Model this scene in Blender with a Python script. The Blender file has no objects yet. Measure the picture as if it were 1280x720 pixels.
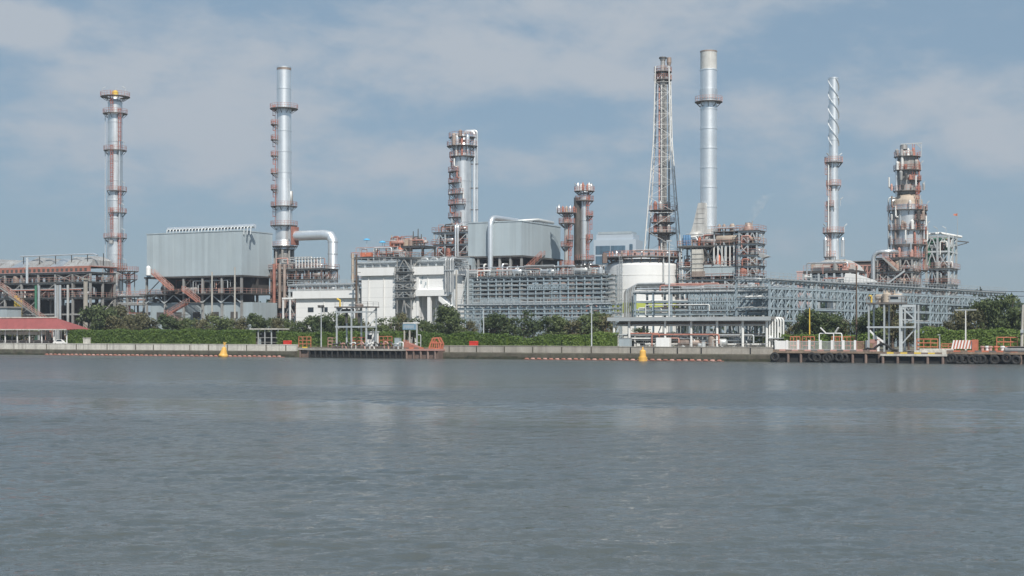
import bpy, math, random
from mathutils import Vector, Matrix
S = bpy.context.scene
C = S.collection
PI = math.pi
R = math.radians

# ------------------------------------------------------------------ camera, sky, sun, exposure
cam = bpy.data.cameras.new('camera'); camo = bpy.data.objects.new('camera', cam); C.objects.link(camo)
camo.location = (0, 0, 5.0); camo.rotation_euler = (R(90), 0, 0)
cam.sensor_width = 36; cam.lens = 36*1800/1280; cam.shift_y = 56/1280
cam.clip_start = 0.5; cam.clip_end = 20000
S.camera = camo
S.view_settings.view_transform = 'Standard'; S.view_settings.look = 'None'
S.view_settings.gamma = 1; S.view_settings.use_curve_mapping = False
S.view_settings.exposure = 0.0
SUN_AZ, SUN_EL = R(13), R(46)            # azimuth right of the line of sight, behind the camera
sund = Vector((math.sin(SUN_AZ)*math.cos(SUN_EL), -math.cos(SUN_AZ)*math.cos(SUN_EL), math.sin(SUN_EL)))
sl = bpy.data.lights.new('sun', 'SUN'); sl.energy = 4.9; sl.angle = R(0.6); sl.color = (1.0, 0.95, 0.87)
slo = bpy.data.objects.new('sun', sl); C.objects.link(slo); slo.location = (0, 0, 300)
slo.rotation_euler = sund.to_track_quat('Z', 'Y').to_euler()

W = bpy.data.worlds.new("World"); S.world = W; W.use_nodes = True
nt = W.node_tree; nt.nodes.clear()
def N(t, **kw):
    n = nt.nodes.new(t)
    for k, v in kw.items(): setattr(n, k, v)
    return n
def L(a, b): nt.links.new(a, b)
sky = N('ShaderNodeTexSky', sky_type='NISHITA', sun_disc=False)
sky.sun_elevation = SUN_EL
sky.sun_rotation = math.atan2(sund.x, sund.y)
sky.air_density = 1.0; sky.dust_density = 0.35; sky.ozone_density = 3.0; sky.altitude = 0
tc = N('ShaderNodeTexCoord')
mp = N('ShaderNodeMapping'); mp.inputs['Scale'].default_value = (1, 1, 2.3); L(tc.outputs['Generated'], mp.inputs['Vector'])
# soft cloud banks: each an ellipsoid round a direction (azimuth deg right of view, elevation deg, half sizes deg, weight)
banks = [(-19.6, 11.5, 2.4, .75, 2.4), (-14, 9.4, 6, 1.6, .85), (-10.5, 8.0, 4, 1.0, .7), (-6, 10.6, 9, 1.8, .55), (-12, 6.2, 8, 1.1, .4), (-1, 12.4, 9, 2.2, .65), (2.8, 10.2, 3.4, 1.1, .95), (6.5, 11.6, 3, 1.0, .8), (16.5, 8.9, 4, 1.2, 1.0), (19, 7.6, 3, 1.0, .9),
         (9, 8.2, 6, 2.0, .6), (-8, 6.5, 7, 1.4, .55), (-17, 7.6, 4, 1.2, .5), (8, 12.8, 5, 1.2, .6), (-4.5, 6.6, 4, .9, .45), (4, 6.8, 4, 1.0, .45), (19, 6.3, 5, 1.2, .45)]
acc = None
def mathn(op, a, b=None, c=None):
    n = N('ShaderNodeMath', operation=op)
    for i, v in enumerate((a, b, c)):
        if v is None: continue
        if isinstance(v, (int, float)): n.inputs[i].default_value = v
        else: L(v, n.inputs[i])
    return n.outputs[0]
sep = N('ShaderNodeSeparateXYZ'); L(tc.outputs['Generated'], sep.inputs[0])
az = mathn('MULTIPLY', mathn('ARCTAN2', sep.outputs[0], sep.outputs[1]), 180/PI)
el = mathn('MULTIPLY', mathn('ARCSINE', sep.outputs[2]), 180/PI)
for (a, e, ha, he, w) in banks:
    da = mathn('POWER', mathn('ABSOLUTE', mathn('DIVIDE', mathn('SUBTRACT', az, a), ha)), 2)
    de = mathn('POWER', mathn('ABSOLUTE', mathn('DIVIDE', mathn('SUBTRACT', el, e), he)), 2)
    g = mathn('MULTIPLY', mathn('EXPONENT', mathn('MULTIPLY', mathn('ADD', da, de), -1.0)), w)
    acc = g if acc is None else mathn('ADD', acc, g)
n1 = N('ShaderNodeTexNoise'); n1.inputs['Scale'].default_value = 13; n1.inputs['Detail'].default_value = 8; n1.inputs['Roughness'].default_value = .58
n1.inputs['Distortion'].default_value = .25
L(mp.outputs[0], n1.inputs['Vector'])
n2 = N('ShaderNodeTexNoise'); n2.inputs['Scale'].default_value = 24; n2.inputs['Detail'].default_value = 6; n2.inputs['Roughness'].default_value = .6
L(mp.outputs[0], n2.inputs['Vector'])
tot = mathn('ADD', mathn('MULTIPLY', acc, 0.62), mathn('ADD', mathn('MULTIPLY', n1.outputs[0], 1.55), mathn('MULTIPLY', n2.outputs[0], .75)))
mr = N('ShaderNodeMapRange', interpolation_type='SMOOTHSTEP'); L(tot, mr.inputs['Value'])
mr.inputs['From Min'].default_value = 1.18; mr.inputs['From Max'].default_value = 1.98
mask = mathn('MULTIPLY', mr.outputs[0], 0.9)
mx = N('ShaderNodeMix', data_type='RGBA'); L(mask, mx.inputs['Factor'])
hs = N('ShaderNodeHueSaturation'); hs.inputs['Saturation'].default_value = 1.08; hs.inputs['Value'].default_value = 1.0
L(sky.outputs[0], hs.inputs['Color'])
veil = N('ShaderNodeMix', data_type='RGBA'); veil.inputs['Factor'].default_value = .72          # thin high veil that evens the sky out
L(hs.outputs[0], veil.inputs['A']); veil.inputs['B'].default_value = (3.65, 5.15, 6.6, 1)
L(veil.outputs['Result'], mx.inputs['A']); mx.inputs['B'].default_value = (6.15, 6.75, 7.45, 1)
bg = N('ShaderNodeBackground'); bg.inputs['Strength'].default_value = 0.078
L(mx.outputs['Result'], bg.inputs['Color'])
wo = N('ShaderNodeOutputWorld'); L(bg.outputs[0], wo.inputs['Surface'])

# ------------------------------------------------------------------ plan: the bank runs obliquely, nearer on the right
G = 2.0                                            # height of the quay and plant ground above the water
E1 = Vector((0.891, -0.454, 0)); E2 = Vector((0.454, 0.891, 0)); TH = math.atan2(-0.454, 0.891)
def U(px): return (px-640)/1800
def YD(px, d): return (273+d)/(1+0.5095*U(px))     # distance of a setback-d line seen along column px
def XY(px, d):
    y = YD(px, d); return Vector((U(px)*y, y, 0))
def PM(px, d): return YD(px, d)/1800               # metres per photo pixel
def ZL(px, py, d): return 5+(416-py)*PM(px, d)-G   # height above the ground
def AT(px, d, z=G):
    v = XY(px, d); return (v.x, v.y, z)
def FRONT(a, b, d): return (XY(b, d)-XY(a, d)).length

# ------------------------------------------------------------------ materials
MATS = {}
def mat(name, col, rough=.6, metal=0., var=.18, scale=.5, streak=0., streakcol=None, panel=0., bump=0., spec=.5, rand=0., fine=0., lines=0., tint=None):
    m = bpy.data.materials.new(name); m.use_nodes = True; t = m.node_tree; ns = t.nodes; b = ns['Principled BSDF']
    b.inputs['Roughness'].default_value = rough; b.inputs['Metallic'].default_value = metal
    b.inputs['Specular IOR Level'].default_value = spec
    def nn(ty, **kw):
        n = ns.new(ty)
        for k, v in kw.items(): setattr(n, k, v)
        return n
    tcn = nn('ShaderNodeTexCoord'); oi = nn('ShaderNodeObjectInfo')
    ad = nn('ShaderNodeVectorMath', operation='ADD'); t.links.new(tcn.outputs['Object'], ad.inputs[0])
    rs = nn('ShaderNodeVectorMath', operation='SCALE'); cx = nn('ShaderNodeCombineXYZ')
    for i in range(3): t.links.new(oi.outputs['Random'], cx.inputs[i])
    t.links.new(cx.outputs[0], rs.inputs[0]); rs.inputs['Scale'].default_value = 37.0
    t.links.new(rs.outputs[0], ad.inputs[1]); co = ad.outputs[0]
    nz = nn('ShaderNodeTexNoise'); nz.inputs['Scale'].default_value = scale; nz.inputs['Detail'].default_value = 6; nz.inputs['Roughness'].default_value = .6
    t.links.new(co, nz.inputs['Vector'])
    def val(sock_or_v, lo, hi, f0=0.25, f1=0.75):
        r = nn('ShaderNodeMapRange'); t.links.new(sock_or_v, r.inputs['Value'])
        r.inputs['From Min'].default_value = f0; r.inputs['From Max'].default_value = f1
        r.inputs['To Min'].default_value = lo; r.inputs['To Max'].default_value = hi; return r.outputs[0]
    v = val(nz.outputs[0], 1-var, 1+var)
    def mul(a, bb):
        n = nn('ShaderNodeMath', operation='MULTIPLY'); t.links.new(a, n.inputs[0]); t.links.new(bb, n.inputs[1]); return n.outputs[0]
    if rand: v = mul(v, val(oi.outputs['Random'], 1-rand, 1+rand, 0, 1))
    if fine:
        nf = nn('ShaderNodeTexNoise'); nf.inputs['Scale'].default_value = scale*9; nf.inputs['Detail'].default_value = 3; t.links.new(co, nf.inputs['Vector'])
        v = mul(v, val(nf.outputs[0], 1-fine, 1+fine))
    if panel or lines:
        sp = nn('ShaderNodeSeparateXYZ'); t.links.new(tcn.outputs['Object'], sp.inputs[0])
    if panel:
        s = nn('ShaderNodeMath', operation='ADD'); t.links.new(sp.outputs[0], s.inputs[0]); t.links.new(sp.outputs[1], s.inputs[1])
        fl = nn('ShaderNodeMath', operation='FLOOR'); t.links.new(s.outputs[0], fl.inputs[0])
        wn = nn('ShaderNodeTexWhiteNoise', noise_dimensions='1D'); t.links.new(fl.outputs[0], wn.inputs['W'])
        v = mul(v, val(wn.outputs['Value'], 1-panel, 1+panel*.5, 0, 1))
    if lines:
        md = nn('ShaderNodeMath', operation='FRACT'); dv = nn('ShaderNodeMath', operation='DIVIDE'); dv.inputs[1].default_value = lines
        t.links.new(sp.outputs[2], dv.inputs[0]); t.links.new(dv.outputs[0], md.inputs[0])
        v = mul(v, val(md.outputs[0], .78, 1, 0.02, .07))
    hsv = nn('ShaderNodeHueSaturation'); hsv.inputs['Color'].default_value = (*col, 1); t.links.new(v, hsv.inputs['Value'])
    out = hsv.outputs[0]
    if tint:
        nt2 = nn('ShaderNodeTexNoise'); nt2.inputs['Scale'].default_value = scale*.6; t.links.new(co, nt2.inputs['Vector'])
        mxx = nn('ShaderNodeMix', data_type='RGBA'); t.links.new(val(nt2.outputs[0], 0, .8, .42, .68), mxx.inputs['Factor'])
        t.links.new(out, mxx.inputs['A']); h2 = nn('ShaderNodeHueSaturation'); h2.inputs['Color'].default_value = (*tint, 1); t.links.new(v, h2.inputs['Value'])
        t.links.new(h2.outputs[0], mxx.inputs['B']); out = mxx.outputs['Result']
    if streak:
        mpp = nn('ShaderNodeMapping'); mpp.inputs['Scale'].default_value = (1.6, 1.6, .07); t.links.new(co, mpp.inputs['Vector'])
        n3 = nn('ShaderNodeTexNoise'); n3.inputs['Scale'].default_value = 1; n3.inputs['Detail'].default_value = 5; t.links.new(mpp.outputs[0], n3.inputs['Vector'])
        mxx = nn('ShaderNodeMix', data_type='RGBA'); t.links.new(val(n3.outputs[0], 0, streak, .5, .72), mxx.inputs['Factor'])
        t.links.new(out, mxx.inputs['A']); mxx.inputs['B'].default_value = (*(streakcol or (.12, .09, .07)), 1); out = mxx.outputs['Result']
    t.links.new(out, b.inputs['Base Color'])
    if bump:
        bp = nn('ShaderNodeBump'); bp.inputs['Strength'].default_value = bump; bp.inputs['Distance'].default_value = .15
        t.links.new(nz.outputs[0], bp.inputs['Height']); t.links.new(bp.outputs[0], b.inputs['Normal'])
    MATS[name] = m; return m
mat('silver', (.74, .76, .77), .40, .80, .12, .35, streak=.28, streakcol=(.3, .25, .22), rand=.06)
mat('silver_bright', (.88, .90, .91), .40, .80, .08, .3, streak=.15, streakcol=(.35, .33, .31))
mat('silver_dull', (.42, .42, .41), .5, .35, .2, .5, streak=.5, streakcol=(.2, .13, .1), rand=.1)
mat('brown_metal', (.36, .29, .25), .6, .3, .3, .5, streak=.5, rand=.1)
mat('cream_metal', (.58, .57, .54), .5, .2, .2, .5, streak=.3)
mat('rust_red', (.38, .165, .125), .65, 0, .3, .8, streak=.35, streakcol=(.2, .1, .08), rand=.15)
mat('ladder_red', (.42, .135, .09), .65, 0, .25, .8, rand=.1)
mat('orange_red', (.52, .17, .10), .6, 0, .25, .8, rand=.12)
mat('pale_red', (.48, .27, .225), .65, 0, .2, .8, rand=.1)
mat('steel_blue', (.33, .40, .44), .5, .1, .15, .5, streak=.25, streakcol=(.2, .16, .13), rand=.12)
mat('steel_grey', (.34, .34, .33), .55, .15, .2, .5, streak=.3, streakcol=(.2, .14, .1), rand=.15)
mat('galv', (.52, .55, .56), .45, .3, .15, .5, rand=.15)
mat('pipe_grey', (.44, .45, .45), .45, .35, .2, .6, rand=.25)
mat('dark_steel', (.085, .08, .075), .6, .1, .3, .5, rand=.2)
mat('brown_steel', (.18, .13, .11), .7, 0, .3, .5, rand=.2)
mat('deck_steel', (.17, .155, .145), .7, .1, .3, .5, rand=.2)
mat('cladding', (.42, .485, .515), .5, .1, .07, .15, streak=.22, streakcol=(.62, .68, .68), panel=.09)
mat('cladding_grey', (.36, .42, .45), .55, 0, .1, .2, streak=.25, streakcol=(.3, .3, .3), panel=.08)
mat('white_paint', (.80, .80, .79), .5, 0, .04, .3, streak=.14, streakcol=(.5, .48, .44))
mat('white_wall', (.80, .80, .79), .6, 0, .04, .2, streak=.10, streakcol=(.5, .5, .48), lines=2.2)
mat('white_pipe', (.72, .72, .70), .45, 0, .1, .5, streak=.2, rand=.08)
mat('concrete', (.35, .325, .285), .85, 0, .2, .5, streak=.5, streakcol=(.17, .15, .13), bump=.2, fine=.12)
mat('pale_concrete', (.56, .54, .49), .85, 0, .2, .4, streak=.62, streakcol=(.22, .2, .18), fine=.15)
mat('tide_concrete', (.095, .085, .066), .9, 0, .35, .7, streak=.6, streakcol=(.05, .05, .04), bump=.4, fine=.25, tint=(.10, .10, .07))
mat('pole_concrete', (.42, .40, .36), .85, 0, .15, .8)
mat('roof_red', (.31, .088, .082), .7, 0, .15, .4, streak=.25, streakcol=(.25, .08, .07), fine=.1, panel=.07)
mat('roof_grey', (.26, .25, .24), .7, 0, .2, .4)
mat('yellow', (.72, .50, .08), .5, 0, .12, .6)
mat('buoy_yellow', (.74, .43, .10), .5, 0, .15, .8, streak=.3, streakcol=(.35, .2, .08))
mat('lime', (.42, .48, .10), .55, 0, .12, .4, streak=.2, streakcol=(.4, .45, .1))
mat('tan', (.48, .40, .32), .6, .1, .2, .5, streak=.3)
mat('rubber', (.022, .022, .022), .75, 0, .3, 2)
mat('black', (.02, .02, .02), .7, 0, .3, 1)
mat('blue_tarp', (.10, .38, .62), .6, 0, .1, 1)
mat('green_pipe', (.06, .19, .12), .5, 0, .2, 1)
mat('blue_paint', (.12, .25, .42), .5, 0, .2, 1)
mat('red_paint', (.62, .045, .03), .5, 0, .15, 1)
mat('glass_dark', (.03, .04, .05), .12, 0, .1, 1)
mat('office_glass', (.10, .17, .23), .15, .3, .25, .1, panel=.2)
mat('office_wall', (.42, .48, .54), .5, 0, .06, .1)
mat('far_pink', (.52, .36, .34), .8, 0, .1, .1)
mat('sign_blue', (.20, .32, .42), .5, 0, .1, 1)
mat('bark', (.11, .08, .06), .9, 0, .3, 3)
mat('algae', (.040, .044, .026), .85, 0, .5, 1.2, fine=.3, tint=(.07, .06, .04))
mat('rust_concrete', (.22, .17, .13), .9, 0, .35, .6, streak=.6, fine=.25, tint=(.30, .22, .16))
mat('soil', (.16, .14, .11), .95, 0, .3, .05, fine=.3, tint=(.09, .11, .05))
mat('quay', (.33, .31, .28), .9, 0, .25, .3, fine=.2)

def leaf_mat(name, col, col2):
    m = bpy.data.materials.new(name); m.use_nodes = True; t = m.node_tree; ns = t.nodes; b = ns['Principled BSDF']
    b.inputs['Roughness'].default_value = .55; b.inputs['Specular IOR Level'].default_value = .3
    oi = ns.new('ShaderNodeObjectInfo'); g = ns.new('ShaderNodeNewGeometry'); tcn = ns.new('ShaderNodeTexCoord')
    nz = ns.new('ShaderNodeTexNoise'); nz.inputs['Scale'].default_value = .55; nz.inputs['Detail'].default_value = 3; t.links.new(tcn.outputs['Object'], nz.inputs['Vector'])
    a = ns.new('ShaderNodeMath'); a.operation = 'ADD'; t.links.new(g.outputs['Random Per Island'], a.inputs[0]); t.links.new(oi.outputs['Random'], a.inputs[1])
    a2 = ns.new('ShaderNodeMath'); a2.operation = 'MULTIPLY_ADD'; t.links.new(nz.outputs[0], a2.inputs[0]); a2.inputs[1].default_value = 1.6; t.links.new(a.outputs[0], a2.inputs[2])
    mr_ = ns.new('ShaderNodeMapRange'); t.links.new(a2.outputs[0], mr_.inputs['Value']); mr_.inputs['From Min'].default_value = .9; mr_.inputs['From Max'].default_value = 2.6
    mxx = ns.new('ShaderNodeMix'); mxx.data_type = 'RGBA'; t.links.new(mr_.outputs[0], mxx.inputs['Factor'])
    mxx.inputs['A'].default_value = (*col, 1); mxx.inputs['B'].default_value = (*col2, 1); t.links.new(mxx.outputs['Result'], b.inputs['Base Color'])
    tr = ns.new('ShaderNodeBsdfTranslucent'); t.links.new(mxx.outputs['Result'], tr.inputs['Color'])
    ms = ns.new('ShaderNodeMixShader'); ms.inputs[0].default_value = .25
    t.links.new(b.outputs[0], ms.inputs[1]); t.links.new(tr.outputs[0], ms.inputs[2]); t.links.new(ms.outputs[0], ns['Material Output'].inputs['Surface'])
    MATS[name] = m
leaf_mat('leaf', (.044, .068, .030), (.150, .185, .072))
leaf_mat('leaf_dry', (.075, .078, .040), (.20, .185, .095))
leaf_mat('hedge_leaf', (.065, .115, .020), (.150, .215, .045))
leaf_mat('far_leaf', (.035, .055, .028), (.075, .10, .045))

# ------------------------------------------------------------------ mesh builder and object helpers
class MB:
    def __init__(s): s.v = []; s.f = []; s.sm = []
    def add(s, vs, fs, smooth=False):
        o = len(s.v); s.v.extend([tuple(p) for p in vs]); s.f.extend([tuple(i+o for i in f) for f in fs]); s.sm.extend([smooth]*len(fs)); return s
    def box(s, x0, y0, z0, x1, y1, z1):
        return s.add([(x0, y0, z0), (x1, y0, z0), (x1, y1, z0), (x0, y1, z0), (x0, y0, z1), (x1, y0, z1), (x1, y1, z1), (x0, y1, z1)],
                     [(3, 2, 1, 0), (4, 5, 6, 7), (0, 1, 5, 4), (1, 2, 6, 5), (2, 3, 7, 6), (3, 0, 4, 7)])
    def bar(s, p, q, w, h=None):
        p = Vector(p); q = Vector(q); h = h or w; d = q-p
        if d.length < 1e-5: return s
        d.normalize(); up = Vector((0, 0, 1)) if abs(d.z) < .95 else Vector((0, 1, 0))
        a = d.cross(up).normalized()*w/2; b = a.cross(d).normalized()*h/2
        vs = [p-a-b, p+a-b, p+a+b, p-a+b, q-a-b, q+a-b, q+a+b, q-a+b]
        return s.add(vs, [(3, 2, 1, 0), (4, 5, 6, 7), (0, 1, 5, 4), (1, 2, 6, 5), (2, 3, 7, 6), (3, 0, 4, 7)])
    def path(s, pts, r, n=8, caps=True):
        pts = [Vector(p) for p in pts]; rings = []; prev = None
        for i, p in enumerate(pts):
            if i == 0: d = pts[1]-p
            elif i == len(pts)-1: d = p-pts[i-1]
            else: d = (p-pts[i-1]).normalized()+(pts[i+1]-p).normalized()
            d = d.normalized()
            if prev is None:
                up = Vector((0, 0, 1)) if abs(d.z) < .9 else Vector((0, 1, 0)); a = d.cross(up).normalized()
            else:
                a = (prev-d*prev.dot(d)).normalized()
            prev = a; b = d.cross(a)
            rr = r[i] if isinstance(r, (list, tuple)) else r
            rings.append([p+a*math.cos(2*PI*k/n)*rr+b*math.sin(2*PI*k/n)*rr for k in range(n)])
        vs = [v for rg in rings for v in rg]; fs = []
        for i in range(len(rings)-1):
            for k in range(n):
                k2 = (k+1) % n; fs.append((i*n+k, i*n+k2, (i+1)*n+k2, (i+1)*n+k))
        s.add(vs, fs, True)
        if caps:
            s.add(rings[0], [tuple(range(n))[::-1]]); s.add(rings[-1], [tuple(range(n))])
        return s
    def tube(s, p, q, r, n=8): return s.path([p, q], r, n)
    def elbow(s, pts, r, bend, n=10, seg=5):
        pts = [Vector(p) for p in pts]; out = [pts[0]]
        for i in range(1, len(pts)-1):
            a, b, c = pts[i-1], pts[i], pts[i+1]; u = (a-b).normalized(); w = (c-b).normalized()
            p0 = b+u*bend; p1 = b+w*bend
            for k in range(seg+1):
                t = k/seg; out.append(p0*(1-t)**2+b*2*t*(1-t)+p1*t*t)
        out.append(pts[-1]); return s.path(out, r, n)
    def lathe(s, prof, n=24, cx=0, cy=0, smooth_prof=False, cap=True):
        def ring(r, z): return [(cx+r*math.cos(2*PI*k/n), cy+r*math.sin(2*PI*k/n), z) for k in range(n)]
        if smooth_prof:
            vs = [p for (r, z) in prof for p in ring(max(r, .002), z)]; fs = []
            for i in range(len(prof)-1):
                for k in range(n): k2 = (k+1) % n; fs.append((i*n+k, i*n+k2, (i+1)*n+k2, (i+1)*n+k))
            s.add(vs, fs, True)
        else:
            for (a, b) in zip(prof[:-1], prof[1:]):
                vs = ring(max(a[0], .002), a[1])+ring(max(b[0], .002), b[1])
                s.add(vs, [(k, (k+1) % n, n+(k+1) % n, n+k) for k in range(n)], True)
        if cap:
            if prof[0][0] > .01: s.add(ring(*prof[0]), [tuple(range(n))[::-1]])
            if prof[-1][0] > .01: s.add(ring(*prof[-1]), [tuple(range(n))])
        return s
    def hdrum(s, p, q, r, n=14):
        p = Vector(p); q = Vector(q); d = (q-p).normalized()
        return s.path([p-d*r*.35, p-d*r*.22, p, q, q+d*r*.22, q+d*r*.35], [r*.25, r*.75, r, r, r*.75, r*.25], n)
    def sector(s, r0, r1, a0, a1, z0, z1, cx=0, cy=0):
        n = max(2, int(abs(a1-a0)/R(12))); full = abs(a1-a0) > 2*PI-.01
        vs = []
        for i in range(n+1):
            a = a0+(a1-a0)*i/n; c, q = math.cos(a), math.sin(a)
            vs += [(cx+r0*c, cy+r0*q, z0), (cx+r1*c, cy+r1*q, z0), (cx+r1*c, cy+r1*q, z1), (cx+r0*c, cy+r0*q, z1)]
        fs = []
        for i in range(n):
            for k in range(4): k2 = (k+1) % 4; fs.append((i*4+k, i*4+k2, i*4+4+k2, i*4+4+k))
        if not full: fs += [(3, 2, 1, 0), (n*4, n*4+1, n*4+2, n*4+3)]
        return s.add(vs, fs)
    def prism(s, poly, axis, a, b):
        """poly in the two other axes, extruded along axis 0/1/2 from a to b"""
        def mk(u, v, w):
            return (w, u, v) if axis == 0 else ((u, w, v) if axis == 1 else (u, v, w))
        n = len(poly); vs = [mk(u, v, a) for u, v in poly]+[mk(u, v, b) for u, v in poly]
        fs = [(i, (i+1) % n, n+(i+1) % n, n+i) for i in range(n)]+[tuple(range(n))[::-1], tuple(range(n, 2*n))]
        return s.add(vs, fs)
    def mesh(s, name, m):
        me = bpy.data.meshes.new(name); me.from_pydata(s.v, [], s.f)
        me.polygons.foreach_set('use_smooth', s.sm); me.materials.append(MATS[m]); me.update(); return me
    def build(s, name, m, parent=None, loc=(0, 0, 0), rot=0):
        if not s.v: return None
        o = bpy.data.objects.new(name, s.mesh(name, m)); C.objects.link(o); o.location = loc; o.rotation_euler = (0, 0, rot)
        if parent: o.parent = parent
        return o
def tag(o, label=None, cat=None, group=None, kind=None):
    if label: o['label'] = label
    if cat: o['category'] = cat
    if group: o['group'] = group
    if kind: o['kind'] = kind
    return o
def thing(name, label, cat, loc, rot=None, group=None):
    o = bpy.data.objects.new(name, None); C.objects.link(o); o.empty_display_size = .5
    o.location = loc; o.rotation_euler = (0, 0, TH if rot is None else rot)
    return tag(o, label, cat, group)
def copy_thing(o, loc, rot=None, label=None, scale=None):
    c = o.copy(); C.objects.link(c); c.location = loc
    if rot is not None: c.rotation_euler = (0, 0, rot)
    if scale: c.scale = scale
    if label: c['label'] = label
    for ch in list(o.children):
        k = ch.copy(); C.objects.link(k); k.parent = c
        for gch in list(ch.children):
            k2 = gch.copy(); C.objects.link(k2); k2.parent = k
    return c
NUM = ['', 'first', 'second', 'third', 'fourth', 'fifth', 'sixth', 'seventh', 'eighth', 'ninth', 'tenth', 'eleventh', 'twelfth']
def ORD(i, n):
    if i == 0: return 'leftmost'
    if i == n-1: return 'rightmost'
    if i+1 < len(NUM) and i < n/2: return NUM[i+1]+' from left'
    return NUM[n-i]+' from right'
# ------------------------------------------------------------------ plant kit
rnd = random.Random(7)
def rail_arc(mb, r, a0, a1, z, h=1.15, t=.055):
    n = max(2, int(abs(a1-a0)/R(14))); P = [Vector((r*math.cos(a0+(a1-a0)*i/n), r*math.sin(a0+(a1-a0)*i/n), z)) for i in range(n+1)]
    up = Vector((0, 0, 1))
    for i in range(n):
        for hh in (h, h*.55): mb.bar(P[i]+up*hh, P[i+1]+up*hh, t)
    for p in P: mb.bar(p, p+up*h, t)
def rail_line(mb, pts, h=1.15, t=.06, step=1.8, close=False):
    pts = [Vector(p) for p in pts]; up = Vector((0, 0, 1))
    segs = list(zip(pts[:-1], pts[1:]))+([(pts[-1], pts[0])] if close else [])
    for p, q in segs:
        for hh in (h, h*.55): mb.bar(p+up*hh, q+up*hh, t)
        n = max(1, int((q-p).length/step))
        for i in range(n+1):
            c = p.lerp(q, i/n); mb.bar(c, c+up*h, t)
def platform(par, R0, wd, a0, a1, z, rail='rust_red', deck='deck_steel', brackets=True):
    d = MB().sector(R0+.02, R0+wd, a0, a1, z-.12, z)
    if brackets:
        k = max(2, int(abs(a1-a0)/R(40)))
        for i in range(k+1):
            if abs(a1-a0) > 6.2 and i == k: break
            a = a0+(a1-a0)*i/k; c, s = math.cos(a), math.sin(a)
            d.bar((R0*c, R0*s, z-1.2), ((R0+wd*.9)*c, (R0+wd*.9)*s, z-.15), .13)
    do = d.build('platform', deck, par)
    rl = MB(); rail_arc(rl, R0+wd-.06, a0, a1, z)
    if abs(a1-a0) < 6.2:
        for a in (a0, a1):
            c, s = math.cos(a), math.sin(a)
            rail_line(rl, [(c*(R0+.1), s*(R0+.1), z), (c*(R0+wd), s*(R0+wd), z)], step=1)
    rl.build('railing', rail, do); return do
def ladder(par, R0, ang, z0, z1, m='rust_red', cage=True):
    l = MB(); m = 'ladder_red' if m == 'rust_red' else m; c, s = math.cos(ang), math.sin(ang); tx, ty = -s, c
    for sg in (-.3, .3): l.bar(((R0+.35)*c+tx*sg, (R0+.35)*s+ty*sg, z0), ((R0+.35)*c+tx*sg, (R0+.35)*s+ty*sg, z1), .09)
    z = z0
    while z < z1:
        l.bar(((R0+.35)*c+tx*.3, (R0+.35)*s+ty*.3, z), ((R0+.35)*c-tx*.3, (R0+.35)*s-ty*.3, z), .05); z += .6
    if cage and z1-z0 > 4:
        z = z0+2.4
        while z < z1:
            pts = [((R0+.35+.7*math.sin(t))*c+tx*.42*math.cos(t), (R0+.35+.7*math.sin(t))*s+ty*.42*math.cos(t), z) for t in [PI*k/4 for k in range(5)]]
            for p, q in zip(pts[:-1], pts[1:]): l.bar(p, q, .05, .09)
            z += 1.2
        for t in (PI/4, PI/2, 3*PI/4):
            x, y = (R0+.35+.7*math.sin(t))*c+tx*.42*math.cos(t), (R0+.35+.7*math.sin(t))*s+ty*.42*math.cos(t)
            l.bar((x, y, z0+2.4), (x, y, z1), .05)
    return l.build('ladder', m, par)
def floodlamp(par, p, m='galv', h=1.6, lean=.6):
    b = MB(); x, y, z = p; b.bar((x, y, z), (x, y, z+h), .1); b.bar((x, y, z+h), (x-lean, y-lean*.4, z+h+.5), .28, .16)
    return b.build('floodlight', m, par)
def shaft_rings(prof, n=28, ringstep=4.5, ringr=.09):
    b = MB(); b.lathe(prof, n)
    for (r0, z0), (r1, z1) in zip(prof[:-1], prof[1:]):
        if z1-z0 < ringstep: continue
        k = int((z1-z0)/ringstep)
        for i in range(1, k+1):
            z = z0+(z1-z0)*i/(k+.0); r = r0+(r1-r0)*(z-z0)/(z1-z0)
            b.lathe([(r, z-.28), (r+ringr, z-.28), (r+ringr, z-.02), (r, z-.02)], n, cap=False)
    return b
CAMA = -PI/2-TH      # local angle that looks at the camera for things built with rot TH; with rot 0 it is -90 deg
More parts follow.
